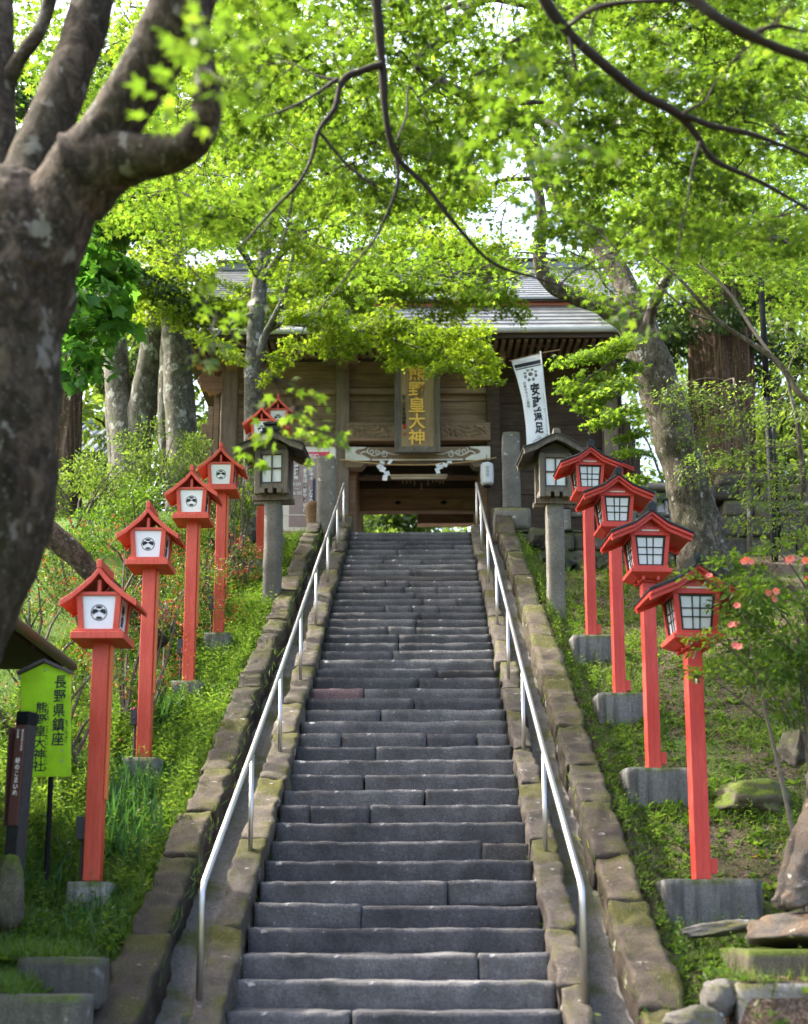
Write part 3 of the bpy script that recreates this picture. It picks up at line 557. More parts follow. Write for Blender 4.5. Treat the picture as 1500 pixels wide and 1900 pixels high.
# long tie beams
bar(415, 906, 655, 669, GY - .20, GY - .145, 'tie_beam', WOODG); bar(440, 906, 722, 732, GY - .06, GY + .02, 'tie_beam', WOODG); bar(906, 1145, 655, 668, GY - .20, GY - .145, 'tie_beam', WOODD)  # right length of the beam takes the colour darkened for shade
# carved beams either side of the plaque
def carved(px0, px1, py0, py1, y0, seed, m=WOODG):
    x0, x1, z0, z1 = gx(px0), gx(px1), gh(py1), gh(py0); nx_, nz_ = 60, 16; v = []; f = []
    for j in range(nz_ + 1):
        for i in range(nx_ + 1):
            u, w = i / nx_, j / nz_; e = min(u * 8, (1 - u) * 8, w * 4, (1 - w) * 4, 1.0); s = math.sin(u * 26 + 3.2 * math.sin(w * 6 + u * 9 + seed)) * math.cos(w * 9 + 2 * math.sin(u * 14))
            v.append((x0 + (x1 - x0) * u, y0 - .035 * s * (e if e > .35 else 0), z0 + (z1 - z0) * w))
    f = [(j * (nx_ + 1) + i, j * (nx_ + 1) + i + 1, (j + 1) * (nx_ + 1) + i + 1, (j + 1) * (nx_ + 1) + i) for j in range(nz_) for i in range(nx_)]
    mb = MB().add(v, f); mb.b2(x0, x1, y0 + .036, y0 + .19, z0, z1); return gp(mb, 'carved_beam', m)
carved(644, 733, 790, 820, GY - .16, 1); carved(819, 909, 790, 820, GY - .16, 2); carved(470, 626, 808, 836, GY - .13, 5)
bar(644, 909, 819.6, 823.5, GY - .19, GY + .05, 'ledge', WOODR, .004)
# rainbow beam: white painted ends, white scrolls
bar(643, 908, 836, 861, GY - .20, GY + .10, 'rainbow_beam', WOODG, .008)
zt, zb_ = gh(836), gh(861); yf = GY - .206
for s in (-1, 1):
    xe = gx(643) if s < 0 else gx(908); xi = xe - s * .50; h = zt - zb_; u = lambda t, w: (xe - s * t, zb_ + h * w)
    pr_ = [u(0, 0), u(0, 1), u(.42, 1), u(.37, .88), u(.24, .80), u(.19, .62), u(.24, .46), u(.37, .40), u(.50, .12), u(.50, 0)]
    w_ = MB(); w_.prism(pr_ if s > 0 else pr_[::-1], yf - .012, yf + .004); gp(w_, 'white_end', WHITEW)
    mb = MB(); cu = []
    for i in range(40):
        a = i / 39; cu.append(Vector((xe - s * (.30 + .80 * a), yf - .012, zb_ + h * (.46 + .17 * math.sin(a * 12.5) * (1.15 - a * .8) + .05 * a))))
    mb.tube(cu, [.017 * (1 - .55 * i / 39) for i in range(40)], 6)
    for cx_, cz_, r0, sg in ((.52, .66, .085, 1), (.78, .42, .075, -1), (.66, .60, .06, 1)):
        sp = [Vector((xe - s * (cx_ + r0 * (1 - i / 26) * math.cos(sg * i * .36 + 2)), yf - .012, zb_ + h * cz_ + r0 * (1 - i / 26) * math.sin(sg * i * .36 + 2))) for i in range(24)]; mb.tube(sp, .013, 6)
    gp(mb, 'scroll', WHITEW, 0, gate, True)
    bx0, bx1 = (xe, xe + .40) if s < 0 else (xe - .40, xe); z1 = zb_ - .005; gp(MB().prism([(bx0, z1), (bx0, z1 - .12), (bx1 - .08 if s < 0 else bx1, z1 - .12), (bx1, z1 - .03), (bx1, z1)] if s < 0 else [(bx1, z1), (bx1, z1 - .12), (bx0 + .08, z1 - .12), (bx0, z1 - .03), (bx0, z1)], GY - .18, GY + .1), 'bracket', WOODG, .006)
gp(MB().b2(gx(692), gx(858), yf - .006, yf + .004, zb_, zb_ + .03), 'white_line', WHITEW)
# passage behind: side walls, cross beams, ceiling
for px0, px1 in ((646, 660), (890, 906)):
    gp(MB().b2(gx(px0), gx(px1), GY + .16, GY + 3.18, zf, gh(795)), 'side_wall', WOODR, .01)
def ybar(px0, px1, py0, py1, y, d, name, m): return gp(MB().b2(gx(px0, y), gx(px1, y), y, y + d, gh(py1, y), gh(py0, y)), name, m, .01)
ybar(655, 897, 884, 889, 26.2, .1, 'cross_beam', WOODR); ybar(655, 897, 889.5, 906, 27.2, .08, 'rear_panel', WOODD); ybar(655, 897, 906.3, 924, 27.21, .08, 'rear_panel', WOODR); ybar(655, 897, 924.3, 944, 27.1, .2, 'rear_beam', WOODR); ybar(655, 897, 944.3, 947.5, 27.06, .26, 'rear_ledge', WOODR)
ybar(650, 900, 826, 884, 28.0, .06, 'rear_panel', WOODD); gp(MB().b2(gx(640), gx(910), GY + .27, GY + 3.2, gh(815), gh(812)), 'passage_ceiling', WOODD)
ybar(774, 886, 953.5, 968, 29.6, .2, 'far_beam', WOODR); ybar(774, 886, 968.3, 971, 29.55, .3, 'far_beam', WOODR)
for px in (739, 823):
    x, z = gx(px, 27.1), gh(933, 27.1); mb = MB()
    for a in range(4): mb.tube([(x, 27.08, z), (x + .075 * math.cos(a * 1.571), 27.07, z + .05 * math.sin(a * 1.571))], [.04, .012], 8)
    mb.tube([(x, 27.09, z), (x, 27.04, z)], .035, 10); gp(mb, 'nail_cover', BLACK)
# bracket sets under the eaves
for px, m in ((637, WOODG), (910, WOODG), (432, WOODR)):
    x, z = gx(px), gh(690); mb = MB(); mb.box((x, GY - .20, z + .03), (.30, .24, .12), None, .7); mb.box((x, GY - .26, z + .14), (.62, .16, .10)); mb.box((x - .24, GY - .27, z + .24), (.17, .22, .10), None, .75); mb.box((x + .24, GY - .27, z + .24), (.17, .22, .10), None, .75); mb.box((x, GY - .34, z + .24), (.17, .4, .10), None, .75); mb.box((x, GY - .3, z + .36), (.9, .14, .11)); gp(mb, 'bracket_set', m, .01)
# carved noses on the left corner post
nose = [(0, 0), (.0, .34), (-.32, .34), (-.46, .42), (-.62, .36), (-.66, .24), (-.56, .20), (-.58, .12), (-.46, .12), (-.40, .02), (-.28, .06), (-.2, -.06)]
for dz in (0.0, -.48):
    x, z = gx(415), gh(690) + dz; gp(MB().prism([(x + a * (1 if dz == 0 else .8), z + b) for a, b in nose][::-1], GY - .15, GY + .12), 'carved_nose', WOODR, .012)
# flared slatted skirts on both ends
for s, pxa, pxb in ((-1, 418, 352), (1, 1140, 1186)):
    mb = MB(); n = 12; zt_, zb2 = gh(690), gh(880); xa, xb = gx(pxa), gx(pxb)
    for i in range(n):
        y = GY + .1 + i * .27; mb.add([(xa, y, zt_), (xa, y + .2, zt_), (xb, y + .2, zb2 - .4), (xb, y, zb2 - .4), (xa - s * .05, y, zt_), (xa - s * .05, y + .2, zt_), (xb - s * .05, y + .2, zb2 - .4), (xb - s * .05, y, zb2 - .4)], [(0, 1, 2, 3), (7, 6, 5, 4), (0, 4, 5, 1), (1, 5, 6, 2), (2, 6, 7, 3), (3, 7, 4, 0)])
    gp(mb, 'slatted_skirt', WOODG); mb = MB()
    for i in range(6):
        f0, f1 = i / 6, (i + 1) / 6 - .02; mb.b2(xa + (xb - xa) * (i / 6) - (0 if s < 0 else 0), xa + (xb - xa) * ((i + .85) / 6), GY - .02, GY + .05, zb2 - .4, zt_ - (zt_ - zb2) * (i / 6))
    gp(mb, 'slatted_skirt', WOODG if s < 0 else WOODD)
# eaves and roof
ex0, ex1 = gx(330), gx(1170); EY = 23.75; ez = gh(612, EY)
mb = MB(); r = random.Random(3)
for i in range(62):
    x = ex0 + .12 + (ex1 - ex0 - .24) * i / 61; mb = MB(); mb.add([(x - .035, EY + .12, ez - .20), (x + .035, EY + .12, ez - .20), (x + .035, GY + .1, ez - .02), (x - .035, GY + .1, ez - .02), (x - .035, EY + .12, ez - .12), (x + .035, EY + .12, ez - .12), (x + .035, GY + .1, ez + .06), (x - .035, GY + .1, ez + .06)], [(3, 2, 1, 0), (4, 5, 6, 7), (0, 1, 5, 4), (1, 2, 6, 5), (2, 3, 7, 6), (3, 0, 4, 7)]); gp(mb, 'rafter', WOODG)
mb = MB(); x0 = gx(390)
for i in range(64): gp(MB().box((x0 + (gx(1150) - x0) * i / 63, GY - .62, gh(641, GY - .62)), (.055, .10, .07)), 'lower_rafter', WOODG)
gp(MB().b2(gx(385), gx(925), GY - .60, GY - .5, gh(634, GY - .6), gh(622, GY - .6)), 'eave_beam', WOODR, .01); gp(MB().b2(gx(925), gx(1160), GY - .60, GY - .5, gh(634, GY - .6), gh(620, GY - .6)), 'eave_beam', WOODD, .01)  # eave beam and soffit: right part darkened in colour for shade
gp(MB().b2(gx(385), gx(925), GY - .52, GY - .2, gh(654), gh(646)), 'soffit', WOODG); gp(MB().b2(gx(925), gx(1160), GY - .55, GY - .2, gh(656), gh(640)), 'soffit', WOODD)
gp(MB().b2(ex0, ex1, EY + .02, EY + .08, ez - .17, ez - .02), 'fascia', WOODD, .005)
gp(MB().tube([(ex0, EY - .03, ez - .02), (ex1, EY - .03, ez - .02)], .06, 10), 'eave_gutter', GUTW, 0, gate, True)
RY = 28.4; rz_ = gh(500, RY)
def roofband(ya, za, yb, zb2, n, xa, xb, name, m):
    mb = MB()
    for i in range(n):
        a, b = i / n, (i + 1) / n; y0, z0, y1, z1 = ya + (yb - ya) * a, za + (zb2 - za) * a, ya + (yb - ya) * b, za + (zb2 - za) * b
        mb.prism([(y0, z0 - .03), (y1, z1 - .03), (y1, z1), (y0 - .012, z0 + .024), (y0 - .012, z0 - .03)][::-1], xa, xb, 'x')
    return gp(mb, name, m)
z1 = gh(571, EY + .95); roofband(EY, ez + .03, EY + .95, z1, 6, ex0, ex1, 'lower_roof', ROOFM)
gp(MB().b2(ex0 + .05, ex1 - .05, EY + .93, EY + 1.0, z1 + .0, z1 + .10), 'red_trim', REDLINE); gp(MB().b2(ex0 + .02, ex1 - .02, EY + .88, EY + .95, z1 + .09, z1 + .15), 'step_edge', WOODD)
roofband(EY + .86, z1 + .16, RY, rz_, 15, ex0 + .1, ex1 - .1, 'upper_roof', ROOFM)
gp(MB().prism([(EY + .98, z1 + .10), (RY, rz_ - .06), (2 * RY - EY, ez), (2 * RY - EY, ez - .08), (RY, ez - .04), (EY + .2, ez - .04)][::-1], ex0 + .2, ex1 - .2, 'x'), 'roof_frame', WOODD)
gp(MB().prism([(RY - .02, rz_), (2 * RY - EY + .1, ez), (2 * RY - EY + .1, ez + .05), (RY - .02, rz_ + .06)], ex0, ex1, 'x'), 'rear_roof', ROOFM)
mb = MB(); mb.b2(ex0 + .2, ex1 - .2, RY - .2, RY + .2, rz_ - .1, rz_ + .10); mb.b2(ex0 + .15, ex1 - .15, RY - .26, RY + .26, rz_ + .10, rz_ + .16); gp(mb, 'roof_ridge', ROOFM, .02)

# plaque
py_ = GY - .42; pq = thing('plaque', 'tall wooden name plaque with gold characters above the gate opening', 'sign', (gx(775), py_, gh(840, py_)))
lx = lambda px: gx(px, py_) - pq.location.x
lz = lambda py: gh(py, py_) - pq.location.z
tl = .10
def tq(o): o.rotation_euler = (tl, 0, 0); return o
W2 = lx(817); Hq = lz(655)
tq(MB().box((0, .03, Hq / 2), (W2 * 2 - .1, .05, Hq - .1)).build('board', PLAQ, pq, bev=.006)); mb = MB()
for s in (-1, 1): mb.add([(s * W2, -.06, 0), (s * (W2 - .13), 0.0, .13), (s * (W2 - .13), 0.0, Hq - .13), (s * W2, -.06, Hq), (s * W2, .08, 0), (s * (W2 - .13), .08, .13), (s * (W2 - .13), .08, Hq - .13), (s * W2, .08, Hq)], [(0, 1, 2, 3) if s < 0 else (3, 2, 1, 0), (0, 3, 7, 4), (1, 5, 6, 2), (4, 7, 6, 5)])
for z, zi in ((0, .13), (Hq, Hq - .13)): mb.add([(-W2, -.06, z), (W2, -.06, z), (W2 - .13, 0, zi), (-W2 + .13, 0, zi), (-W2, .08, z), (W2, .08, z), (W2 - .13, .08, zi), (-W2 + .13, .08, zi)], [(0, 1, 2, 3), (0, 4, 5, 1), (2, 6, 7, 3), (4, 7, 6, 5)])
tq(mb.build('frame', WOODL, pq))
tq(vtext('gold_lettering', '熊野皇大神', lz(684) - lz(826), lx(774), -.012, (lz(684) + lz(826)) / 2, GOLD, pq, .018, .34, .012))
tq(vtext('ink_lettering', '従二位有長謹書', lz(736) - lz(789), lx(750), -.004, (lz(736) + lz(789)) / 2, INK, pq, .01, None, .003)); tq(vtext('seal', '有長', .11, lx(751), -.004, lz(793), REDINK, pq, .06, .075, .002)); tq(vtext('seal', '印', .07, lx(751), -.004, lz(807), REDINK, pq, .02, .055, .002))

# straw rope with paper streamers, lamp, paper slips, paper lantern
rp = thing('straw_rope', 'thin straw rope strung across the gate opening with white paper streamers', 'rope', (gx(775), GY - .3, gh(866)))
pts = []
for i in range(25):
    a = i / 24; pts.append(Vector((gx(634 + (919 - 634) * a), GY - .26, gh(860 + (12 * 4 * a * (1 - a)) - 2 * a))) - rp.location)
MB().tube(pts, .014, 7).build('rope', ROPE, rp, True)
for px in (716, 815):
    mb = MB(); x, z = gx(px), gh(869)
    for i, (dx, dz, w, h) in enumerate(((-.10, -.05, .14, .09), (-.05, -.12, .12, .11), (.04, -.21, .11, .10), (.0, -.30, .10, .12), (-.06, .02, .10, .06), (.10, .03, .07, .12)) if px < 800 else ((0, -.06, .13, .13), (.10, -.03, .13, .08), (-.04, -.16, .09, .12), (.2, .02, .1, .05))):
        M = Matrix.Rotation((-.5, .45, -.3, .15, .3, .6)[i], 3, 'Y') @ Matrix.Rotation(.3 * (-1) ** i, 3, 'Z'); mb.box(Vector((x + dx, GY - .275 - .006 * i, z + dz)) - rp.location, (w, .004, h), M)
    mb.build('paper_streamer', PAPER, rp)
lt = thing('tube_lamp', 'long pale tube lamp fitted under the gate beam', 'lamp', (gx(777), GY + .3, gh(877)))
mb = MB(); L = gx(832) - gx(725); mb.b2(-L / 2, L / 2, -.05, .05, .02, .06); mb.build('housing', WOODL2 if 'WOODL2' in globals() else m_plain('lamp_housing', (.62, .50, .38), .5), lt, bev=.005)
MB().tube([(-L / 2 + .03, -.02, -.012), (L / 2 - .03, -.02, -.012)], .026, 10).build('tube', m_plain('lamp_tube', (.75, .68, .58), .3), lt, True)
slips = [(748, 893, 10), (755, 893, 10), (762, 892, 9), (769.5, 895, 14), (782, 904, 20), (794, 895, 14), (803, 892, 9), (810, 891, 9), (816, 893, 10), (822, 893, 10)]
for i, (px, py, h) in enumerate(slips):
    y = 27.12; x, z = gx(px, y), gh(py, y); k = mpp(y) ; t = thing('votive_slip', 'small paper slip with writing pasted high inside the gate passage', 'paper slip', (x, y, z), 'votive slips inside the gate')
    MB().b2(-2.2 * k, 2.2 * k, -.002, .004, -h / 2 * k, h / 2 * k).build('paper', m_slip if 'm_slip' in globals() else globals().setdefault('m_slip', m_plain('slip_paper', (.20, .15, .12), .8)), t)
    vtext('writing', random.choice(['松本', '佐藤', '山田', '中村', '小林', '伊藤']), h * .8 * k, 0, -.004, 0, m_sw if 'm_sw' in globals() else globals().setdefault('m_sw', m_plain('slip_ink', (.42, .36, .30), .8)), t, .03, 3.2 * k)
ch = thing('paper_lantern', 'white cylindrical paper lantern hanging by the right gate post', 'lantern', (gx(901), GY - .35, gh(912)))
hq = gh(871) - gh(912); prof = [(0.0, .06), (.03, .10), (.08, .125), (.5, .135), (.92, .125), (.97, .10), (1.0, .06)]; mb = MB(); pts = []; rad = []
for i in range(46):
    a = i / 45; rr = np.interp(a, [p[0] for p in prof], [p[1] for p in prof]); pts.append((0, 0, a * hq)); rad.append(rr + (.003 if i % 2 else 0))
mb.tube(pts, rad, 20); mb.build('shade', PAPER, ch, True); MB().tube([(0, 0, -.03), (0, 0, .0)], .075, 16).build('base_ring', LATT, ch); MB().tube([(0, 0, hq - .002), (0, 0, hq + .03)], .07, 16).build('top_ring', LATT, ch); vtext('writing', '御神燈', .24, 0, -.139, hq * .55, INKL if 'INKL' in globals() else m_plain('faded_ink', (.45, .45, .46), .7), ch, .01, .07)
MB().tube([(0, .0, hq + .03), (0, .1, hq + .2), (0.03, .2, hq + .25)], .006, 6).build('hanger', BLACK, ch)

# banner on its pole
by = 22.6; bn = thing('banner', 'white vertical banner with black crest and writing hanging before the dark gate bay', 'banner', P(1016, 880, by))
bl = lambda px, py, dy=0.0: P(px, py, by + dy) - bn.location
def bq(u, v):
    """cloth: u 0..1 left to right, v 0..1 top to bottom"""
    L = [(949, 669), (959, 700), (970, 745), (976, 790), (978, 838)]; R = [(1003, 657), (1008, 690), (1012, 740), (1016, 790), (1018, 828)]
    def at(Q, v):
        t = v * (len(Q) - 1); i = min(int(t), len(Q) - 2); f = t - i; return Vector(Q[i]) * (1 - f) + Vector(Q[i + 1]) * f
    q = at(L, v) * (1 - u) + at(R, v) * u; return bl(q.x, q.y, .05 * math.sin(u * 3.1 + v * 5) + .03 * math.sin(v * 11 + u * 2))
mb = MB(); nu, nv = 12, 30; mb.add([bq(i / nu, j / nv) for j in range(nv + 1) for i in range(nu + 1)], [(j * (nu + 1) + i, (j + 1) * (nu + 1) + i, (j + 1) * (nu + 1) + i + 1, j * (nu + 1) + i + 1) for j in range(nv) for i in range(nu)])
cl = mb.build('cloth', CLOTH, bn, True); s_ = cl.modifiers.new('thick', 'SOLIDIFY'); s_.thickness = .003
def onb(me, name, u0, v0, du, dv, m, parent=cl):
    """wrap flat XZ lettering (unit box) onto the cloth"""
    A = np.empty(len(me.vertices) * 3, np.float32); me.vertices.foreach_get('co', A); A = A.reshape(-1, 3); lo, hi = A.min(0), A.max(0)
    for i, a in enumerate(A):
        u = (a[0] - lo[0]) / max(1e-6, hi[0] - lo[0]); w = (hi[2] - a[2]) / max(1e-6, hi[2] - lo[2]); A[i] = bq(u0 + du * u, v0 + dv * w) + Vector((0, -.006, 0))
    me.vertices.foreach_set('co', A.ravel()); me.update(); o = finish(me, name, m, parent); return o
def strip_mesh(u0, u1, v0, v1, name):
    n = 14; mb = MB(); mb.add([bq(u0 + (u1 - u0) * i / n, v0 + (v1 - v0) * j) + Vector((0, -.006, 0)) for j in (0, 1) for i in range(n + 1)], [(i, i + n + 1, i + n + 2, i + 1) for i in range(n)]); return mb.build(name, INK, cl)
strip_mesh(.04, .98, .075, .125, 'band'); strip_mesh(.04, .98, .138, .152, 'band')
def tomoe(R, cx, cz):
    mb = MB(); n = 20
    def disc(x, z, r, k=14): mb.add([(x + r * math.cos(a * 2 * math.pi / k), 0, z + r * math.sin(a * 2 * math.pi / k)) for a in range(k)], [tuple(range(k))])
    for q in range(3):
        a0 = q * 2.094; x, z = cx + .42 * R * math.cos(a0), cz + .42 * R * math.sin(a0); disc(x, z, .30 * R)
        v = []
        for i in range(n):
            t = i / (n - 1); a = a0 + .3 + t * 2.3; w = .24 * R * (1 - t); rm = R * (.60 + .34 * t); v += [(cx + (rm - w) * math.cos(a), 0, cz + (rm - w) * math.sin(a)), (cx + (rm + w * .5) * math.cos(a), 0, cz + (rm + w * .5) * math.sin(a))]
        mb.add(v, [(2 * i, 2 * i + 1, 2 * i + 3, 2 * i + 2) for i in range(n - 1)])
    return mb
allm = MB(); c = tomoe(.36, 0, 0); allm.add(c.v, c.f)
for i in range(8):
    a = i * math.pi / 4 + .35; c = tomoe(.235, .76 * math.cos(a), .76 * math.sin(a)); allm.add(c.v, c.f)
me = bpy.data.meshes.new('crest'); me.from_pydata(allm.v, [], allm.f); onb(me, 'crest', .27, .172, .52, .145, INK)
onb(text_mesh('安\n政\n遠\n足', 1, .035, 0.0), 'writing', .42, .335, .40, .50, INK); onb(text_mesh('日\n本\nマ\nラ\nソ\nン\n発\n祥', 1, .01, 0.0), 'writing', .17, .31, .13, .26, INK)
mb = MB(); r = random.Random(9)
for i in range(120):
    u, w = r.random(), r.random() ** .6
    if abs(u - .5) < .12 + .38 * w: a = r.uniform(.8, 2.4); d = .05; mb.add([(u, 0, -w), (u + d * math.cos(a), 0, -w + d * math.sin(a)), (u + d * math.cos(a) + .025, 0, -w + d * math.sin(a)), (u + .03, 0, -w)], [(0, 1, 2, 3)])
me = bpy.data.meshes.new('hill_picture'); me.from_pydata(mb.v, [], mb.f); onb(me, 'hill_picture', .18, .86, .78, .125, INK)
MB().tube([bl(1003, 652, -.03), bl(1012, 740, -.03), bl(1021, 820, -.03), bl(1028, 905, -.03)], .016, 8).build('pole', STEELW if 'STEELW' in globals() else m_plain('white_pole', (.72, .72, .72), .4), bn, True)
MB().tube([bl(945, 670, -.03), bl(1005, 655, -.03), bl(1040, 649, -.03)], .010, 7).build('cross_bar', STRAW, bn, True)
mb = MB()
for px, py, px2, py2 in ((1005, 710, 1010, 708), (1009, 758, 1015, 756), (1013, 805, 1019, 803), (975, 664, 977, 670), (998, 658, 1004, 662)): mb.tube([bl(px, py, -.02), bl(px2, py2, -.02)], .014, 6)
mb.build('ties', CLOTH, bn)

# ------------------------------------------------------------------ notice board left of the gate
ny = 22.9; nb = thing('notice_board', 'large cream and brown notice board with a red header, left of the gate opening', 'sign', P(575, 985, ny))
nl = lambda px, py, d=0.0: P(px, py, ny + d) - nb.location
def npanel(px0, px1, py0, py1, d0, d1, name, m, par=nb):
    a, b = nl(px0, py1), nl(px1, py0); return MB().b2(a.x, b.x, d0, d1, a.z, b.z).build(name, m, par, bev=.002)
npanel(522, 622, 828, 984, 0, .05, 'board', BOARDW); npanel(536, 589, 850, 978, -.004, -.0005, 'printed_panel', BOARD); npanel(536, 612, 838.5, 848, -.005, -.001, 'header', BOARDR); npanel(580, 586, 888, 936, -.007, -.0045, 'picture_strip', NAVY)
npanel(526, 622, 954.5, 957, -.010, .0, 'rail', BOARDW); npanel(517, 626, 824, 828, -.03, .08, 'top_rail', WOODG)
for px in (522, 621): a, b = nl(px - 2.4, 992), nl(px + 2.4, 826); MB().b2(a.x, b.x, .051, .11, a.z - .3, b.z).build('leg', WHITEW, nb)
def nvt(body, px, py0, py1, w, m=SIGNTXT, bold=.03):
    k = mpp(ny, 900); z0, z1 = nl(px, py1).z, nl(px, py0).z; x = nl(px, 900).x
    vtext('writing_shadow', body, z1 - z0, x + .008, -.0075, (z0 + z1) / 2, INK, nb, bold + .06, w * k * 1.1); vtext('writing', body, z1 - z0, x, -.0105, (z0 + z1) / 2, m, nb, bold, w * k)
nvt('御神木', 578, 858, 892, 8); nvt('しなの木', 577.5, 903, 946, 8); nvt('御朱印・御守・祈祷・', 567, 858, 958, 8); nvt('参拝時間', 550, 862, 890, 8)
k = mpp(ny, 900); z = nl(0, 898).z
for s_, py in (('9:00', 898.5), ('〜', 907), ('16:00', 915)):
    for bo, dy, m in ((.05, -.0075, INK), (.015, -.0105, SIGNTXT)):
        me = text_mesh(s_, 9.5 * k, bo * 9.5 * k, .001); q = finish(me, 'opening_hours', m, nb); q.location = nl(551, py) + Vector((0, dy, 0))
me = text_mesh('御祈祷', .10, .002, .001); q = finish(me, 'header_writing', SIGNTXT, nb); q.location = nl(577, 843.2) + Vector((0, -.008, 0))

# ------------------------------------------------------------------ standing stones, wall and fences
def pillar(px, py0, py1, Y, w, d, label, m, seed, name='stone_pillar', foot=True):
    a, b = P(px, py1, Y), P(px, py0, Y); h = b.z - a.z; t = thing(name, label, 'stone pillar', a)
    v, f = rough_box(w, d, h, .08, .010, seed, .03); MB().add([(p[0], p[1], p[2] + h / 2) for p in v], f).build('shaft', m, t, True); return t
pillar(605, 850, 1000, 22.15, .33, .30, 'grey stone pillar with pale lichen, left of the gate opening', GREYST, 3)
pb = pillar(950, 806, 950, 22.6, .32, .30, 'square stone pillar standing on a plinth by the right end of the top step', GREYST, 4)
v, f = rough_box(.66, .5, .42, .09, .012, 5, .04); q = MB().add([(p[0], p[1], p[2] - .20) for p in v], f).build('plinth', GREYST, pb, True)
a = P(582, 985, 22.3); t = thing('stone_marker', 'low brown rounded stone beside the left stone pillar', 'stone', a); v, f = rough_box(.26, .2, .55, .06, .02, 8, .08); MB().add([(p[0], p[1], p[2] + .27) for p in v], f).build('marker', m_stone('brown_stone', (.14, .09, .05), (.25, .17, .10)), t, True)
# retaining wall: coursed stone blocks
def stone_wall(label, x0, x1, y, z0, z1, m, seed, hmin=.22, hmax=.36):
    r = random.Random(seed); t = thing('retaining_wall', label, 'wall', ((x0 + x1) / 2, y, z0)); mb = MB(); z = z0; i = 0
    while z < z1 - .05:
        h = min(r.uniform(hmin, hmax), z1 - z); x = x0 + r.uniform(-.3, 0)
        while x < x1:
            l = r.uniform(.28, .62); v, f = rough_box(l - .010, .4, h - .008, .07, .024, seed + i, .014); c = (x + l / 2 - t.location.x, r.uniform(-.03, .03), z + h / 2 - t.location.z); mb.add([(p[0] + c[0], p[1] + c[1], p[2] + c[2]) for p in v], f); x += l; i += 1
        z += h
    mb.build('stonework', m, t, True); MB().b2(x0 - t.location.x, x1 - t.location.x, .12, .8, 0, z1 - z0 - .02).build('backing', WALLST, t); return t
stone_wall('rough stone retaining wall below the fence on the right of the stairs', 1.75, 5.1, 21.75, 6.7, ZT + .02, WALLST, 20)
stone_wall('tall mossy block wall behind the black pole at the right edge', 5.1, 12.5, 20.9, 6.9, ZT + .72, WALLST, 60, .26, .42)
stone_wall('low stone wall left of the top steps, half hidden by shrubs', -7.5, -2.2, 22.1, 7.4, ZT, WALLST, 90)
def stone_fence(label, x0, x1, y, z, h, n, seed):
    t = thing('stone_fence', label, 'fence', ((x0 + x1) / 2, y, z)); w = x1 - x0
    for i in range(n):
        v, f = rough_box(.17, .17, h, .09, .008, seed + i, .02); MB().add([(p[0] - w / 2 + w * (i + .5) / n, p[1], p[2] + h / 2) for p in v], f).build('fence_post', GREYST, t, True)
    for zz, hh in ((h - .02, .14), (h * .45, .10)):
        v, f = rough_box(w, .2 if hh > .12 else .10, hh, .12, .008, seed + 30, .02); MB().add([(p[0], p[1], p[2] + zz + (.07 if hh > .12 else 0)) for p in v], f).build('fence_rail', GREYST, t, True)
stone_fence('weathered stone post fence along the terrace edge behind the right lanterns', 2.35, 5.0, 21.85, ZT, .82, 7, 200)
rr_ = random.Random(5)
for i in range(16):
    x = rr_.uniform(1.9, 3.7); y = rr_.uniform(20.7, 21.4); s = rr_.uniform(.14, .34)
    tag(rock('wall_boulder', (x, y, gz(x, y) + s * .4 + rr_.random() * .3), (s, s * .8, s * .75), WALLST, 40 + i), 'rough grey boulder piled against the foot of the right terrace wall', 'boulder', 'boulders at the foot of the wall')

# ------------------------------------------------------------------ left foreground: boards, blocks, shed
sgY = 9.75; sg = thing('shrine_signboard', 'lime green house-shaped signboard with black Japanese lettering on a black post', 'sign', (P(86, 1640, sgY).x, sgY, gz(P(86, 1640, sgY).x, sgY)))
sl = lambda px, py: P(px, py, sgY) - sg.location
a, b = sl(39.5, 1441), sl(132, 1441); c, d, e = sl(132, 1252), sl(84, 1231), sl(39.5, 1252)
MB().prism([(a.x, a.z), (b.x, b.z), (c.x, c.z), (d.x, d.z), (e.x, e.z)], -.012, .012).build('board', SIGNG, sg, bev=.002)
for s, p0, p1 in ((1, sl(83, 1228.5), sl(136, 1252)), (-1, sl(85, 1228.5), sl(35, 1252))):
    MB().prism([(p0.x, p0.z), (p1.x, p1.z), (p1.x, p1.z + .022), (p0.x, p0.z + .024)][::(1 if s < 0 else -1)], -.045, .045).build('roof_strip', m_roofs if 'm_roofs' in globals() else globals().setdefault('m_roofs', m_plain('sign_roof', (.085, .07, .085), .5)), sg)
MB().tube([(sl(85, 1600).x, .035, -.3), (sl(85, 1600).x, .035, c.z - .1)], .021, 10).build('post', BLACK, sg)
def svt(body, px, py0, py1, wpx, bold=.012, m=INK):
    p0, p1 = sl(px, py1), sl(px, py0); vtext('lettering', body, p1.z - p0.z, p0.x, -.0135, (p0.z + p1.z) / 2, m, sg, bold, wpx * mpp(sgY) if wpx else None, .0015)
svt('長野県鎮座', 108, 1254, 1384, 23); svt('熊野皇大神社', 72.5, 1303, 1432, 21); svt('くまのこうたいじんじゃ', 84.8, 1305, 1431, 6, .0); svt('ちんざ', 123.5, 1336, 1378, 6, .0)
svt('宮司水沢光男', 56.5, 1322, 1402, 6, .0, m_fade if 'm_fade' in globals() else globals().setdefault('m_fade', m_plain('faded_lettering', (.06, .13, .01), .7)))
for px, py in ((85.5, 1244), (116.5, 1393), (116.5, 1412)):
    p = sl(px, py); MB().tube([(p.x, -.012, p.z), (p.x, -.017, p.z)], .008, 10).build('screw', STEEL, sg)
bY = 9.15; bo = thing('marker_post', 'dark square marker post with a brown plate and white lettering at the left edge', 'sign', (P(18, 1690, bY).x, bY, gz(P(18, 1690, bY).x, bY) - .02), rz=R_(-22))
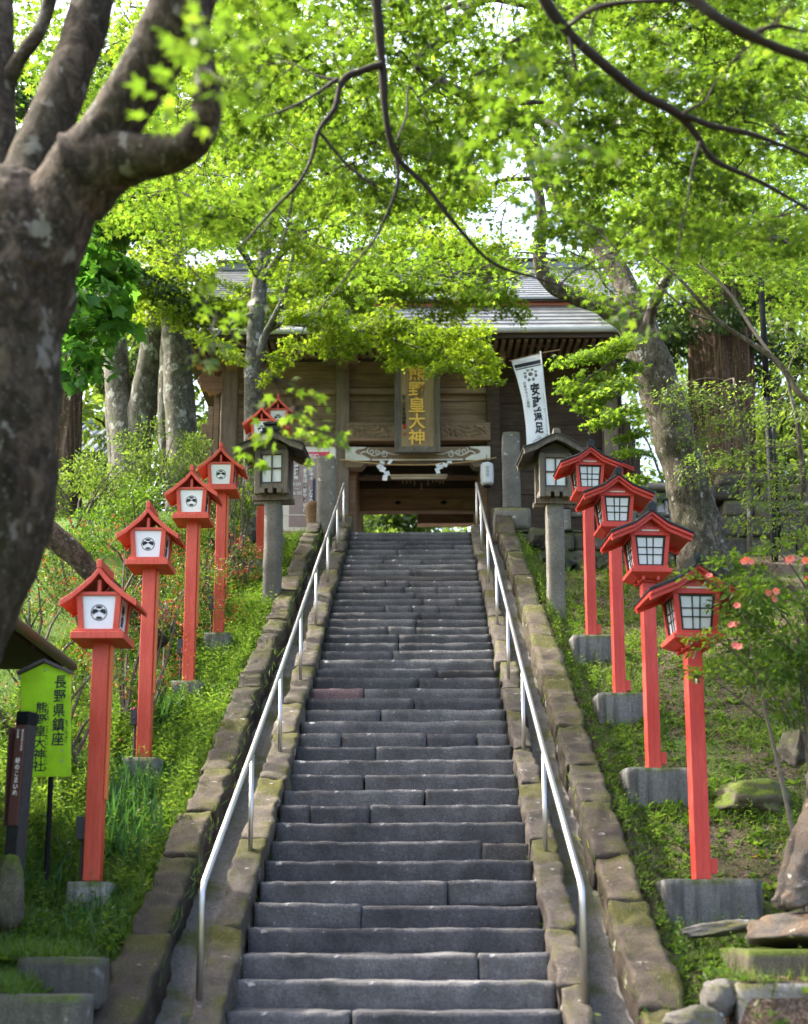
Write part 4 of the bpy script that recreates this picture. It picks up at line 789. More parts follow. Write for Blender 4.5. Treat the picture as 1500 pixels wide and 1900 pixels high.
hb = P(35, 1322, bY).z - bo.location.z; tilt = .046
def bt(o): o.rotation_euler = (0, tilt, 0); return o
bt(MB().box((0, 0, hb / 2 - .1), (.105, .105, hb + .1)).build('post', m_plain('dark_plastic', (.028, .026, .027), .6, .3, 30, bmp=.3), bo, bev=.006)); bt(MB().box((0, 0, hb - .05), (.112, .112, .10)).build('cap', BLACK, bo, bev=.012))
for an in (0, 90, 180, 270):
    w = MB().box((0, -.0555, hb - .46), (.088, .008, .71)).build('plate', BROWNP, bo, bev=.002); w.rotation_euler = (0, tilt, 0) if an == 0 else (0, 0, R_(an)); 
    if an == 0:
        vtext('lettering', '峠のこまいぬ', .27, .002, -.0605, hb - .47, SIGNTXT, w, .02, .04); vtext('lettering', '軽井沢町文化財', .155, .023, -.0605, hb - .21, SIGNTXT, w, .0, .017); vtext('lettering', '石造物', .065, -.018, -.0605, hb - .165, SIGNTXT, w, .0, .017)
    elif an == 270: vtext('lettering', '峠の狛犬', .30, 0, -.0605, hb - .45, SIGNTXT, w, .0, .03)
p = P(12, 1695, 8.9); tag(rock('boundary_stone', (p.x, 8.9, p.z + .14), (.12, .12, .26), MOSSST, 3, amp=.12), 'small upright mossy stone at the left edge in front of the marker post', 'stone')
def slab(name, label, px0, px1, py0, py1, Y, depth, m, seed, cat='stone block', lower=.15, rz=0.0):
    a, b = P(px0, py1, Y), P(px1, py0, Y); h = b.z - a.z + lower; v, f = rough_box(b.x - a.x, depth, h, .05, .008, seed, .010, 4); o = MB().add(v, f).build(name, m, None, True)
    o.location = ((a.x + b.x) / 2, Y + depth / 2, b.z - h / 2); o.rotation_euler = (0, 0, rz); return tag(o, label, cat)
slab('concrete_step', 'upper grey concrete block with moss around it in the bottom left corner', 30, 184, 1777, 1826, 7.95, .30, CONC2, 11)
slab('concrete_step', 'lower dark concrete block cut by the bottom left corner of the photo', -60, 148, 1848, 1930, 7.35, .35, CONC2, 12)
# open shed at far left: only its eave and gutter show
sh = thing('shed', 'dark shed roof eave with a gutter jutting in behind the green signboard', 'shed', (-3.9, 9.7, 1.4))
def sw(x, y, z): return Vector((x, y, z)) - sh.location
ge = P(121, 1231, 10.9); ex = ge.x; zz = ge.z; mb = MB()
mb.add([sw(ex - .0, 5.5, zz + .05), sw(ex, 11.0, zz + .05), sw(ex - 1.6, 11.0, zz + .75), sw(ex - 1.6, 5.5, zz + .75), sw(ex, 5.5, zz + .0), sw(ex, 11.0, zz), sw(ex - 1.6, 11.0, zz + .68), sw(ex - 1.6, 5.5, zz + .68)], [(0, 1, 2, 3), (7, 6, 5, 4), (0, 4, 5, 1), (1, 5, 6, 2), (2, 6, 7, 3), (3, 7, 4, 0)]); mb.build('roof', m_plain('shed_roof', (.045, .042, .038), .7, .3, 8), sh)
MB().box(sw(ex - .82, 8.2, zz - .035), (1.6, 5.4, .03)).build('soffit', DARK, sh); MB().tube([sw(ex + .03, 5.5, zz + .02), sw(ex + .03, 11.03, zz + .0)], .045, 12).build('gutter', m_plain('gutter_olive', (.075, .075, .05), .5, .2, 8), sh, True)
mb = MB(); 
for i in range(7):
    y = 5.7 + i * .85; mb = MB(); mb.add([sw(ex, y, zz - .06), sw(ex, y + .06, zz - .06), sw(ex - 1.5, y + .06, zz + .6), sw(ex - 1.5, y, zz + .6), sw(ex, y, zz), sw(ex, y + .06, zz), sw(ex - 1.5, y + .06, zz + .66), sw(ex - 1.5, y, zz + .66)], [(3, 2, 1, 0), (4, 5, 6, 7), (0, 1, 5, 4), (1, 2, 6, 5), (2, 3, 7, 6), (3, 0, 4, 7)]); mb.build('rafter', WOODD, sh)
for y in (6.0, 10.7): MB().b2(ex - .75 - sh.location.x, ex - .63 - sh.location.x, y - sh.location.y, y + .12 - sh.location.y, -1.2, zz + .3 - sh.location.z).build('post', WOODD, sh)
MB().b2(ex - 1.5 - sh.location.x, ex - 1.4 - sh.location.x, 5.6 - sh.location.y, 10.8 - sh.location.y, -1.4, zz + .55 - sh.location.z).build('back_wall', WOODD, sh)

# ------------------------------------------------------------------ right foreground: guardian dog on its pedestal, blocks, pole
kY = 8.55; kx = P(1462, 1690, kY).x; kz = P(1462, 1700, kY).z
kg = thing('guardian_dog', 'weathered grey stone guardian dog statue cut by the right edge of the photo', 'statue', (kx, kY, kz))
def skin(name, joints, edges, m, parent, sub=2, disp=.012):
    me = bpy.data.meshes.new(name); me.from_pydata([j[:3] for j in joints], edges, []); o = link(bpy.data.objects.new(name, me)); md = o.modifiers.new('skin', 'SKIN')
    for i, j in enumerate(joints): me.skin_vertices[0].data[i].radius = (j[3], j[4] if len(j) > 4 else j[3]); me.skin_vertices[0].data[i].use_root = (i == 0)
    s = o.modifiers.new('sub', 'SUBSURF'); s.levels = s.render_levels = sub; bpy.context.view_layer.update(); m2 = bpy.data.meshes.new_from_object(o.evaluated_get(bpy.context.evaluated_depsgraph_get())); bpy.data.objects.remove(o)
    for v in m2.vertices: v.co += Vector(noise.noise_vector(v.co * 9)) * disp + Vector(noise.noise_vector(v.co * 26)) * disp * .5
    m2.materials.clear(); return finish(m2, name, m, parent, True)
J = [(.62, 0, .30, .22), (.50, 0, .46, .21), (.38, 0, .60, .20), (.30, 0, .76, .17), (.36, 0, .92, .19), (.25, 0, .86, .13), (.17, 0, .83, .08),
     (.20, -.11, .52, .13), (.08, -.12, .32, .105), (.05, -.12, .12, .085), (-.06, -.13, .05, .075), (.20, .11, .52, .13), (.08, .12, .32, .105), (.05, .12, .12, .085), (-.06, .13, .05, .075),
     (.68, -.14, .20, .13), (.50, -.17, .16, .10), (.62, -.17, .06, .07), (.46, -.17, .05, .06), (.68, .14, .20, .13), (.50, .17, .16, .10), (.62, .17, .06, .07), (.46, .17, .05, .06), (.82, 0, .34, .08), (.92, 0, .55, .10), (.86, 0, .74, .06)]
Ed = [(0, 1), (1, 2), (2, 3), (3, 4), (4, 5), (5, 6), (2, 7), (7, 8), (8, 9), (9, 10), (2, 11), (11, 12), (12, 13), (13, 14), (0, 15), (15, 16), (16, 17), (17, 18), (0, 19), (19, 20), (20, 21), (21, 22), (0, 23), (23, 24), (24, 25)]
KST = m_stone('statue_stone', (.065, .056, .050), (.16, .145, .13), (.44, .43, .41), (.16, .10, .05), .4, lsc=8, bmp=.8, bsc=20)
skin('body', J, Ed, KST, kg, 3, .02)
rp_ = rock('rough_rock', (.28, .05, -.10), (.52, .40, .13), KST, 8, kg, .2, 4)
slab('pedestal_slab', 'mossy flat stone slab under the guardian dog at the right edge', 1392, 1640, 1762, 1812, 8.15, .85, MOSSST, 31)
slab('pedestal_block', 'dark square stone block with pale spots in the bottom right corner', 1376, 1640, 1826, 1960, 7.9, 1.0, GREYST, 32)
p = P(1345, 1850, 8.0); tag(rock('corner_rock', (p.x, 8.05, p.z), (.13, .16, .17), GREYST, 22), 'pale rough rock leaning on the corner of the dark block', 'rock')
p = P(1290, 1885, 7.8); tag(rock('flat_rock', (p.x, 7.85, p.z - .02), (.17, .15, .08), GREYST, 25), 'low flat rock at the bottom edge, left of the dark block', 'rock')
p = P(1338, 1722, 9.3); o = rock('slab_stone', (p.x, 9.25, p.z), (.30, .16, .05), GREYST, 28); o.rotation_euler = (0, R_(-7), 0); tag(o, 'long flat stone lying tilted below the nearest lantern base', 'stone')
p = P(1395, 1260, 11.6); tag(rock('mossy_boulder', (p.x, 11.7, gz(p.x, 11.7) + .02), (.36, .34, .17), MOSSST, 33), 'dark mossy boulder on the slope under the pink azalea', 'boulder'); p = P(1490, 1375, 10.6); tag(rock('slope_boulder', (p.x, 10.7, p.z - .06), (.22, .26, .17), WALLST, 35), 'blue grey boulder on the slope at the right edge', 'boulder')
pp = thing('lamp_post', 'tall thin black metal pole in front of the block wall', 'pole', P(1441, 1092, 19.3))
a, b = P(1441, 1092, 19.3) - pp.location, P(1412, 514, 19.3) - pp.location
MB().tube([a + Vector((0, 0, -.8)), a.lerp(b, .6)], .052, 10).build('lower_pole', BLACK, pp, True); MB().tube([a.lerp(b, .6), b], .047, 10).build('upper_pole', BLACK, pp, True); MB().tube([a + Vector((.085, 0, .6)), a.lerp(b, .62) + Vector((.085, 0, 0))], .02, 8).build('conduit', BLACK, pp, True)

# neighbouring tiled roof seen far left, roof glimpsed behind the fence
def tiled_house(label, px0, px1, py_r, py_e, Y, dpt):
    a, b = P(px0, py_r, Y), P(px1, py_e, Y - dpt); t = thing('tiled_house', label, 'building', ((a.x + b.x) / 2, Y, gz(0, Y))); L = lambda x, y, z: (x - t.location.x, y - t.location.y, z - t.location.z)
    x0, x1 = a.x, b.x; mb = MB(); zr, ze = a.z, b.z
    mb.add([L(x0, Y - dpt, ze), L(x1, Y - dpt, ze), L(x1, Y, zr), L(x0, Y, zr), L(x0, Y + dpt, ze), L(x1, Y + dpt, ze)], [(0, 1, 2, 3), (3, 2, 5, 4), (0, 3, 4), (1, 5, 2)])
    n = int((x1 - x0) / .25)
    for i in range(n + 1): x = x0 + (x1 - x0) * i / n; mb.tube([L(x, Y - dpt, ze + .02), L(x, Y, zr + .02)], .05, 6)
    mb.build('roof', TILE, t); mb = MB(); mb.b2(x0 - t.location.x, x1 - t.location.x, -.15, .15, zr - t.location.z, zr + .28 - t.location.z)
    for i in range(4): mb.tube([L(x1 - .1 - i * .02, Y - .1 - i * .22, zr + .32 - i * .14), L(x1 + .12, Y - .1 - i * .22, zr + .32 - i * .14)], .12, 10)
    mb.build('ridge', TILE, t); MB().b2(x0 + .3 - t.location.x, x1 - .3 - t.location.x, -dpt + .5, dpt - .5, 0, ze - t.location.z).build('wall', WHITEW, t); return t
tiled_house('grey tiled roof of a neighbouring building glimpsed between trunks at far left', -60, 190, 790, 838, 36, 3.0)
tiled_house('pale tiled roof glimpsed through the stone fence on the right', 1190, 1330, 930, 985, 31, 1.6)

# ------------------------------------------------------------------ foliage engine
def lobes(n, tips, notch=.36, cup=-.10, cy=.22):
    """palmate leaf: base at origin, tip along +Y, length about 1"""
    ang = np.linspace(-2.15, 2.15, n); v = [(0, cy, .0)]; o = [(0, 0, 0)]
    for i, (a, l) in enumerate(zip(ang, tips)):
        o.append((math.sin(a) * l * .78, cy + math.cos(a) * l * .78, cup * l))
        if i < n - 1:
            am = (a + ang[i + 1]) / 2; o.append((math.sin(am) * notch * .78, cy + math.cos(am) * notch * .78, 0))
    v += o; m = len(o); return np.array(v), np.array([(0, 1 + (i + 1) % m, 1 + i) for i in range(m)])
LV7 = lobes(7, [.42, .72, .92, 1.0, .92, .72, .42]); LV5 = lobes(5, [.5, .88, 1.0, .88, .5], .34); LB5 = lobes(5, [.62, .95, 1.05, .95, .62], .62)
LOV = (np.array([(0, 0, 0), (.20, .30, .03), (.16, .68, .02), (0, 1, -.06), (-.16, .68, .02), (-.20, .30, .03)]), np.array([(0, 1, 2), (0, 2, 3), (0, 3, 4), (0, 4, 5)]))
LQ = (np.array([(0, 0, 0), (.26, .48, .05), (0, 1, -.05), (-.26, .48, .05)]), np.array([(0, 1, 2), (0, 2, 3)]))
def leaves_from(pos, out, size, tmpl, updir=(0, 0, 1), spread=.5, droop=.25):
    n = len(pos); tip = out + rng.normal(0, .45, (n, 3)); tip[:, 2] -= droop; nor = np.array(updir) + rng.normal(0, spread, (n, 3)); sd, tp, nr = frames(tip, nor); return stamp(tmpl[0], tmpl[1], pos, sd, tp, nr, size * rng.uniform(.65, 1.15, n))
class Crown:
    """collects leaf sprays and twigs of one tree"""
    def __init__(s): s.V = []; s.F = []; s.nv = 0; s.tw = MB()
    def addmesh(s, V, F): s.V.append(V); s.F.append(F + s.nv); s.nv += len(V)
    def pad(s, c, r, n, size, tmpl=LV5, tilt=(0, 0), root=None, thick=.10, twigs=5, tw_r=.004, sub=True, droop=.25, spread=.45):
        """flat layered spray of a maple: twigs fan out from root (or centre) through a tilted disc"""
        c = Vector(c); axis = Vector((tilt[0], tilt[1], 1)).normalized(); u = axis.orthogonal().normalized(); w = axis.cross(u); rt = Vector(root) if root is not None else c
        base = (c - rt); a0 = math.atan2(base.dot(w), base.dot(u)) if base.length > .05 else rng.uniform(0, 6.28); pos = []; outd = []; tot = 0
        for k in range(twigs):
            a = a0 + (k - (twigs - 1) / 2) * (1.9 / max(1, twigs - 1)) * (1 if base.length > .05 else 3.3) + rng.normal(0, .15); e = c + (u * math.cos(a) + w * math.sin(a)) * r * rng.uniform(.65, 1.05) + Vector((0, 0, -.12 * r * rng.random()))
            m = rt.lerp(e, .5) + Vector(rng.normal(0, .05 * r, 3)) + Vector((0, 0, .08 * r)); path = [rt, rt.lerp(m, .55), m, m.lerp(e, .55) + Vector(rng.normal(0, .03 * r, 3)), e]
            if tw_r: s.tw.tube(path, [tw_r, tw_r * .8, tw_r * .65, tw_r * .5, tw_r * .3], 4, False)
            nn = int(n / twigs); t = rng.beta(1.5, 1.0, nn); q = np.array([list(x) for x in path]); seg = np.clip((t * 4).astype(int), 0, 3); ff = (t * 4 - seg)[:, None]; pt = q[seg] * (1 - ff) + q[seg + 1] * ff
            dirv = nrm(q[np.minimum(seg + 1, 4)] - q[seg]); lat = np.cross(dirv, np.array(axis)); sgn = rng.choice([-1, 1], nn)[:, None]; reach = rng.random(nn)[:, None] ** .7 * r * .42 * (1.05 - .5 * t[:, None])
            pos.append(pt + lat * sgn * reach + dirv * reach * .5 + rng.normal(0, thick * .5, (nn, 3)) * [1, 1, .7]); outd.append(dirv * .8 + lat * sgn * .7)
        V, F = leaves_from(np.concatenate(pos), np.concatenate(outd), size, tmpl, tuple(axis), spread, droop); s.addmesh(V, F)
    def blob(s, c, rad, n, size, tmpl=LOV, shell=.55, spread=.8):
        d = nrm(rng.normal(0, 1, (n, 3))); k = rng.uniform(shell, 1.0, (n, 1)) ** .8; p = np.array(c) + d * k * np.array(rad) + rng.normal(0, .08, (n, 3)) * np.array(rad)
        V, F = leaves_from(p, d, size, tmpl, (0, 0, .8), spread, .15); s.addmesh(V, F)
    def build(s, parent, m, tm=None, name='crown', tname='branchwork'):
        o = npmesh(name, np.concatenate(s.V), np.concatenate(s.F), m, parent, world=True) if s.V else None
        if s.tw.v: s.tw.build(tname, tm or TWIG, parent, False, True)
        return o
def pxpath(pts, k=5): return smooth_path([(P(a, b, y), r) for a, b, y, r in pts], k)
def limb(parent, pts, m, name='limb', n=8, wob=.12, wf=4, jit=0.0, k=5, world_pts=False, flute=0):
    q = smooth_path([(Vector(p[:3]), p[3]) for p in pts], k) if world_pts else pxpath(pts, k); q = [(p + Vector(noise.noise_vector(p * 3.1)) * jit, r) for p, r in q]
    MB().tube([p for p, _ in q], [r for _, r in q], n, True, wob, wf, 3, flute).build(name, m, parent, True, True); return q
def connect(cr, root, c, r0=.010, sag=.1):
    root, c = Vector(root), Vector(c); L = (c - root).length; m = root.lerp(c, .5) + Vector((0, 0, sag * L * .5)) + Vector(rng.normal(0, .05 * L, 3)); q = [p for p, _ in smooth_path([(root, 1), (root.lerp(m, .6) + Vector(rng.normal(0, .03 * L, 3)), 1), (m, 1), (m.lerp(c, .5) + Vector(rng.normal(0, .03 * L, 3)), 1), (c, 1)], 3)]
    cr.tw.tube(q, [r0 * (1 - .6 * i / (len(q) - 1)) for i in range(len(q))], 5, False)
def grown(pads, skel):
    """order pads outward from the branches so that each one hangs on what is already there"""
    A = np.array([tuple(p) for p in skel]); todo = [(Vector(P(q[0], q[1], q[2])), q) for q in pads]; out = []; D = np.array([np.min(np.linalg.norm(A - np.array(c), axis=1)) for c, _ in todo]); near = [Vector(A[np.argmin(np.linalg.norm(A - np.array(c), axis=1))]) for c, _ in todo]; live = np.ones(len(todo), bool)
    for _ in range(len(todo)):
        i = int(np.argmin(np.where(live, D, 1e9))); live[i] = False; c, q = todo[i]; out.append((q, c, near[i]))
        for m in (c, c.lerp(near[i], .35)):
            for j in np.nonzero(live)[0]:
                d = (todo[j][0] - m).length * 1.12
                if d < D[j]: D[j] = d; near[j] = m
    return out
def toimg(p):
    d = np.array(p) - _C; w = d @ _fw; return PX0 + FPX * (d @ _rt) / w, PY0 - FPX * (d @ _up) / w
def nearest(skel, c): return min(skel, key=lambda p: (p - Vector(c)).length)

# ------------------------------------------------------------------ big maple at the left, its limbs hanging over the stairs
lm = thing('maple_tree', 'huge dark lichen-spotted maple at the left edge whose branches arch over the stairs', 'tree', (-2.35, 5.2, 0.4))
limb(lm, [(-420, 1900, 5.5, .46), (-330, 1500, 5.5, .40), (-190, 1240, 5.5, .36), (-98, 1080, 5.5, .345), (-38, 930, 5.5, .325), (-28, 780, 5.5, .315), (-25, 640, 5.5, .33), (-10, 520, 5.5, .36), (20, 420, 5.5, .30), (20, 350, 5.5, .2)], BARKN, 'trunk', 110, .11, 2.6, .0, 24)
skA = limb(lm, [(0, 560, 5.5, .30), (62, 470, 5.45, .225), (125, 360, 5.4, .165), (190, 262, 5.35, .128), (240, 180, 5.3, .118), (290, 95, 5.25, .126), (338, 5, 5.2, .14), (400, -120, 5.2, .13), (520, -260, 5.4, .12)], BARKN, 'limb', 64, .12, 3.2, 0, 18)
skA2 = limb(lm, [(150, 330, 5.4, .19), (212, 303, 5.36, .135), (262, 292, 5.3, .104), (318, 283, 5.25, .085), (360, 262, 5.2, .072), (381, 222, 5.15, .062), (384, 165, 5.1, .056), (374, 90, 5.1, .05), (366, -20, 5.1, .045)], BARKN, 'limb', 48, .14, 4, 0, 16)
limb(lm, [(5, 480, 5.55, .24), (55, 330, 5.6, .125), (92, 232, 5.65, .108), (130, 135, 5.7, .102), (160, 50, 5.75, .105), (190, -60, 5.8, .10), (230, -200, 5.9, .09)], BARKN, 'limb', 48, .12, 3.5, 0, 16)
limb(lm, [(-20, 440, 5.6, .2), (-15, 300, 5.7, .13), (-8, 170, 5.75, .095), (-5, 60, 5.8, .085), (-12, -80, 5.9, .08)], BARKN, 'limb', 40, .12, 3.5, 0, 14)
limb(lm, [(5, 170, 5.75, .05), (40, 105, 5.7, .036), (75, 55, 5.7, .036), (98, -20, 5.7, .036)], BARKN, 'branch', 10, .12, 5)
SK = []; BR = lambda pts, n=8: SK.extend(p for p, _ in limb(lm, pts, TWIG, 'branch', n, .22, 9, .018, 5))
BR([(520, -260, 5.4, .10), (620, -190, 5.9, .07), (690, -90, 6.4, .036), (700, -10, 6.5, .031), (708, 95, 6.6, .028), (718, 212, 6.7, .021), (737, 288, 6.8, .017), (795, 348, 6.9, .014), (858, 430, 7.0, .012), (915, 488, 7.1, .010), (985, 512, 7.2, .007), (1040, 530, 7.2, .004)])
BR([(711, 118, 6.6, .022), (668, 134, 6.6, .019), (636, 152, 6.6, .018), (622, 200, 6.6, .015), (592, 240, 6.6, .013), (578, 300, 6.6, .011), (548, 352, 6.6, .010), (500, 400, 6.6, .008), (440, 460, 6.5, .005)])
BR([(590, 242, 6.6, .009), (645, 305, 6.7, .0085), (700, 350, 6.7, .007), (722, 362, 6.8, .004)], 6); BR([(735, 285, 6.8, .012), (738, 350, 6.8, .010), (700, 432, 6.8, .008), (664, 480, 6.8, .0065), (590, 582, 6.8, .004)], 6)
BR([(625, 150, 6.6, .012), (590, 170, 6.5, .009), (540, 200, 6.4, .007), (480, 215, 6.3, .004)], 6); BR([(548, 352, 6.6, .007), (538, 420, 6.6, .006), (515, 470, 6.6, .004)], 6); BR([(740, 262, 6.8, .008), (752, 220, 6.9, .008), (760, 160, 7.0, .006), (800, 225, 7.0, .004)], 6)
BR([(520, -260, 5.4, .10), (800, -230, 5.6, .06), (960, -110, 5.7, .036), (1010, -10, 5.8, .029), (1055, 60, 5.9, .026), (1128, 128, 6.0, .024), (1190, 172, 6.1, .023), (1250, 205, 6.2, .021), (1290, 245, 6.3, .017), (1330, 300, 6.4, .014), (1420, 338, 6.5, .011), (1510, 396, 6.6, .007)])
BR([(1265, 212, 6.2, .015), (1320, 230, 6.3, .014), (1400, 252, 6.4, .013), (1510, 297, 6.5, .008)]); BR([(1270, 208, 6.2, .009), (1290, 195, 6.2, .008), (1310, 185, 6.2, .004)], 6); BR([(1052, 55, 5.9, .012), (1062, 100, 5.9, .010), (1080, 160, 6, .006)], 6)
BR([(800, -230, 5.6, .06), (1080, -150, 5.2, .04), (1240, -50, 5.0, .026), (1285, -5, 5.0, .024), (1340, 38, 5.0, .024), (1420, 75, 5.05, .023), (1510, 118, 5.1, .018), (1600, 170, 5.1, .012)]); BR([(1055, 45, 5.9, .014), (1100, 12, 5.6, .012), (1180, 3, 5.5, .012), (1270, -2, 5.4, .012)], 6); BR([(1395, 62, 5.05, .012), (1440, 45, 5.05, .010), (1500, 62, 5.1, .007)], 6)
BR([(1300, 262, 6.3, .010), (1285, 320, 6.3, .007), (1275, 380, 6.3, .004)], 6)
cr = Crown()
def dens(px, py):
    if px < 210 and py < 700: return 0.0
    if px < 440 and py < 340: return 0.0
    yb = np.interp(px, [250, 320, 480, 560, 640, 760, 900, 960, 1080, 1180, 1280, 1400, 1520], [280, 330, 480, 470, 380, 330, 320, 300, 420, 520, 440, 420, 430])
    return 1.0 if py < yb else (.12 if py < yb + 60 else 0.0)
pads = []
while len(pads) < 120:
    cand = [(rng.uniform(220, 1580), rng.uniform(-160, 580)) for _ in range(8)]; cand = [c for c in cand if rng.random() < dens(*c)]
    if not cand: continue
    c = max(cand, key=lambda q: min([math.hypot(q[0] - a, q[1] - b) for a, b, _ in pads[-60:]] or [1])); pads.append((*c, rng.uniform(4.6, 6.2) if rng.random() < .16 else rng.uniform(6.9, 9.6)))
few = len(pads); pads += [(552, 768, 6.2), (590, 800, 6.4), (395, 680, 5.6), (420, 600, 5.8), (360, 540, 5.5), (450, 560, 6), (1180, 590, 6.4), (1205, 640, 6.2), (1130, 560, 6.5), (1240, 560, 6.3), (372, 120, 3.6), (405, 185, 3.6), (385, 70, 3.5), (440, 110, 3.7), (345, 200, 3.6), (545, 745, 6.0), (600, 830, 6.3), (505, 835, 6.1)]
skp = np.array([toimg(p) for p in SK]); sky_ = np.array([p.y for p in SK]); lim = []
for i, (px, py, Y) in enumerate(pads):
    dd = np.hypot(skp[:, 0] - px, skp[:, 1] - py); k = int(np.argmin(dd))
    if i < few and dd[k] < 85 and Y < sky_[k] + .5: Y = sky_[k] + .5 + rng.uniform(.1, 1.6)
    lim.append((px, py, Y, i >= few))
for (px, py, Y, sparse), c, root in grown(lim, SK + [p for p, _ in skA2]):
    r = rng.uniform(.26, .5) if not sparse else (rng.uniform(.13, .20) if Y > 4 else .15); d = (c - root); a = c - d.normalized() * min(r * .8, d.length * .6) if d.length > .05 else c
    if d.length > .05: connect(cr, root, a, .007 if Y > 4 else .004)
    cr.pad(c, r, (20 if Y < 4 else 15) if sparse else int((110 if Y < 6.5 else 190) * (r / .38) ** 2), .062, LV5, (rng.normal(0, .18), rng.normal(0, .18)), a, .05, 5, .0032)
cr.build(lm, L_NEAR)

# ------------------------------------------------------------------ maple beyond, filling the middle distance overhead (trunk out of frame at the right)
om = thing('maple_tree', 'bright maple canopy reaching in from beyond the right edge above the right lanterns', 'tree', (5.6, 11.0, gz(5.6, 11.0)))
limb(om, [(5.6, 11.0, gz(5.6, 11) - .2, .30), (5.55, 11, 4.6, .26), (5.3, 11.0, 6.2, .22), (4.9, 11.2, 7.6, .16), (4.0, 11.4, 9.0, .1)], BARKR, 'trunk', 16, .1, 3, 0, 5, True)
SK = []; BR = lambda pts, n=8: SK.extend(p for p, _ in limb(om, pts, BARKR if pts[0][3] > .03 else TWIGG, 'branch', n, .2, 6, .02, 5))
BR([(1720, 420, 11, .12), (1560, 445, 10.8, .05), (1500, 447, 10.6, .030), (1420, 442, 10.4, .024), (1340, 436, 10.2, .016), (1250, 415, 10.1, .012), (1140, 345, 10, .006)]); BR([(1720, 430, 11, .10), (1600, 700, 11.6, .05), (1500, 742, 11.8, .03), (1440, 668, 11.9, .026), (1330, 592, 12, .022), (1260, 515, 12, .016), (1200, 470, 12.1, .008)]); BR([(1440, 668, 11.9, .018), (1390, 600, 12.2, .018), (1350, 540, 12.3, .016), (1300, 490, 12.4, .012)], 6); BR([(1345, 600, 12, .012), (1270, 572, 12, .010), (1205, 505, 12, .006)], 6)
BR([(1500, 300, 11, .03), (1380, 180, 10.8, .03), (1200, 60, 10.5, .03), (980, 10, 10, .026), (860, 8, 9.8, .022), (760, 40, 9.6, .018), (700, 62, 9.5, .012)]); BR([(1200, 60, 10.5, .05), (960, -60, 10, .05), (840, 60, 9.6, .045), (775, 112, 9.4, .042), (830, 160, 9.4, .040), (880, 180, 9.4, .036), (950, 184, 9.4, .028), (1010, 190, 9.5, .014)]); BR([(920, 184, 9.4, .016), (908, 230, 9.4, .013), (895, 250, 9.4, .009), (930, 255, 9.4, .005)], 6)
cr = Crown(); lcr = Crown(); lacy = [(925, 300), (950, 330), (1000, 300), (1035, 330), (905, 400), (930, 440), (1050, 400), (1065, 450), (945, 480), (985, 250), (1090, 500), (1120, 525), (960, 520), (1030, 520), (880, 500), (1150, 560), (905, 545), (990, 470)]
def gap(px, py):
    for a, b in (((1150, 540), (1060, 400)), ((1060, 400), (985, 255))):
        t = max(0, min(1, ((px - a[0]) * (b[0] - a[0]) + (py - a[1]) * (b[1] - a[1])) / ((b[0] - a[0]) ** 2 + (b[1] - a[1]) ** 2)))
        if math.hypot(px - a[0] - t * (b[0] - a[0]), py - a[1] - t * (b[1] - a[1])) < 42: return True
    return math.hypot((px - 975) / 62, (py - 370) / 80) < 1 or math.hypot((px - 1040) / 50, (py - 455) / 50) < 1 or math.hypot((px - 600) / 45, (py - 110) / 35) < 1
def dens2(px, py):
    yb = np.interp(px, [120, 200, 300, 420, 560, 700, 860, 905, 1060, 1100, 1250, 1400, 1600], [380, 400, 430, 470, 520, 560, 520, 250, 250, 470, 500, 470, 480]); return 1.0 if py < yb else 0.0
pads = []
while len(pads) < 150:
    cand = [(rng.uniform(60, 1640), rng.uniform(-140, 600)) for _ in range(8)]; cand = [c for c in cand if rng.random() < dens2(*c) and not gap(*c)]
    if not cand: continue
    c = max(cand, key=lambda q: min([math.hypot(q[0] - a, q[1] - b) for a, b, _ in pads[-80:]] or [1])); pads.append((*c, rng.uniform(9.2, 15.5)))
nfull = set(pads); pads += [(a, b, rng.uniform(12, 15)) for a, b in lacy]
for (px, py, Y), c, root in grown(pads, SK):
    r = rng.uniform(.45, .85) if (px, py, Y) in nfull else .34; d = c - root; a = c - d.normalized() * min(r * .8, d.length * .6)
    connect(cr, root, a, .011)
    cr.pad(c, r, int(270 * (r / .6) ** 2), .064, LV5, (rng.normal(0, .15), rng.normal(0, .15)), a, .07, 5, .004)
for i in range(34):  # unseen leaf pads left of frame, added to shade the stairs
    c = Vector((rng.uniform(-7.5, -3.4), rng.uniform(8.5, 16.2), rng.uniform(9.6, 11.5))); q = ((c - Vector((0, 0, CAMZ))) @ Vector(_rt)) / ((c - Vector((0, 0, CAMZ))) @ Vector(_fw)) * FPX + PX0
    if q < 60: lcr.pad(c, rng.uniform(.8, 1.2), 330, .075, LV5, (rng.normal(0, .15), rng.normal(0, .15)), None, .1, 6, .006)
lcr.build(lm, L_NEAR, None, 'unseen_shade_crown'); cr.build(om, L_MID, TWIGG)

# ------------------------------------------------------------------ leaning grey maple on the right slope
b = on(1308, 1058); rm = thing('maple_tree', 'leaning grey lichen-covered maple rising from the right slope beside the terrace wall', 'tree', (b.x, b.y, gz(b.x, b.y)))
Yr = 19.2
limb(rm, [(1322, 1110, Yr, .50), (1308, 1060, Yr, .42), (1296, 980, Yr, .36), (1270, 880, Yr, .33), (1240, 770, Yr, .315), (1208, 670, Yr, .31), (1178, 600, Yr, .30), (1160, 555, Yr, .22)], BARKR, 'trunk', 48, .18, 2.2, 0, 14)
SK = []; BR = lambda pts, n=10: SK.extend(p for p, _ in limb(rm, pts, BARKR, 'limb' if pts[0][3] > .1 else 'branch', n, .15, 3, .03, 5))
BR([(1180, 605, Yr, .22), (1130, 575, 19.1, .155), (1085, 556, 19.0, .135), (1040, 540, 18.9, .125), (1010, 510, 18.8, .115), (998, 465, 18.7, .10), (1008, 420, 18.6, .09), (1000, 360, 18.5, .075), (985, 300, 18.4, .06), (960, 240, 18.2, .04)], 12)
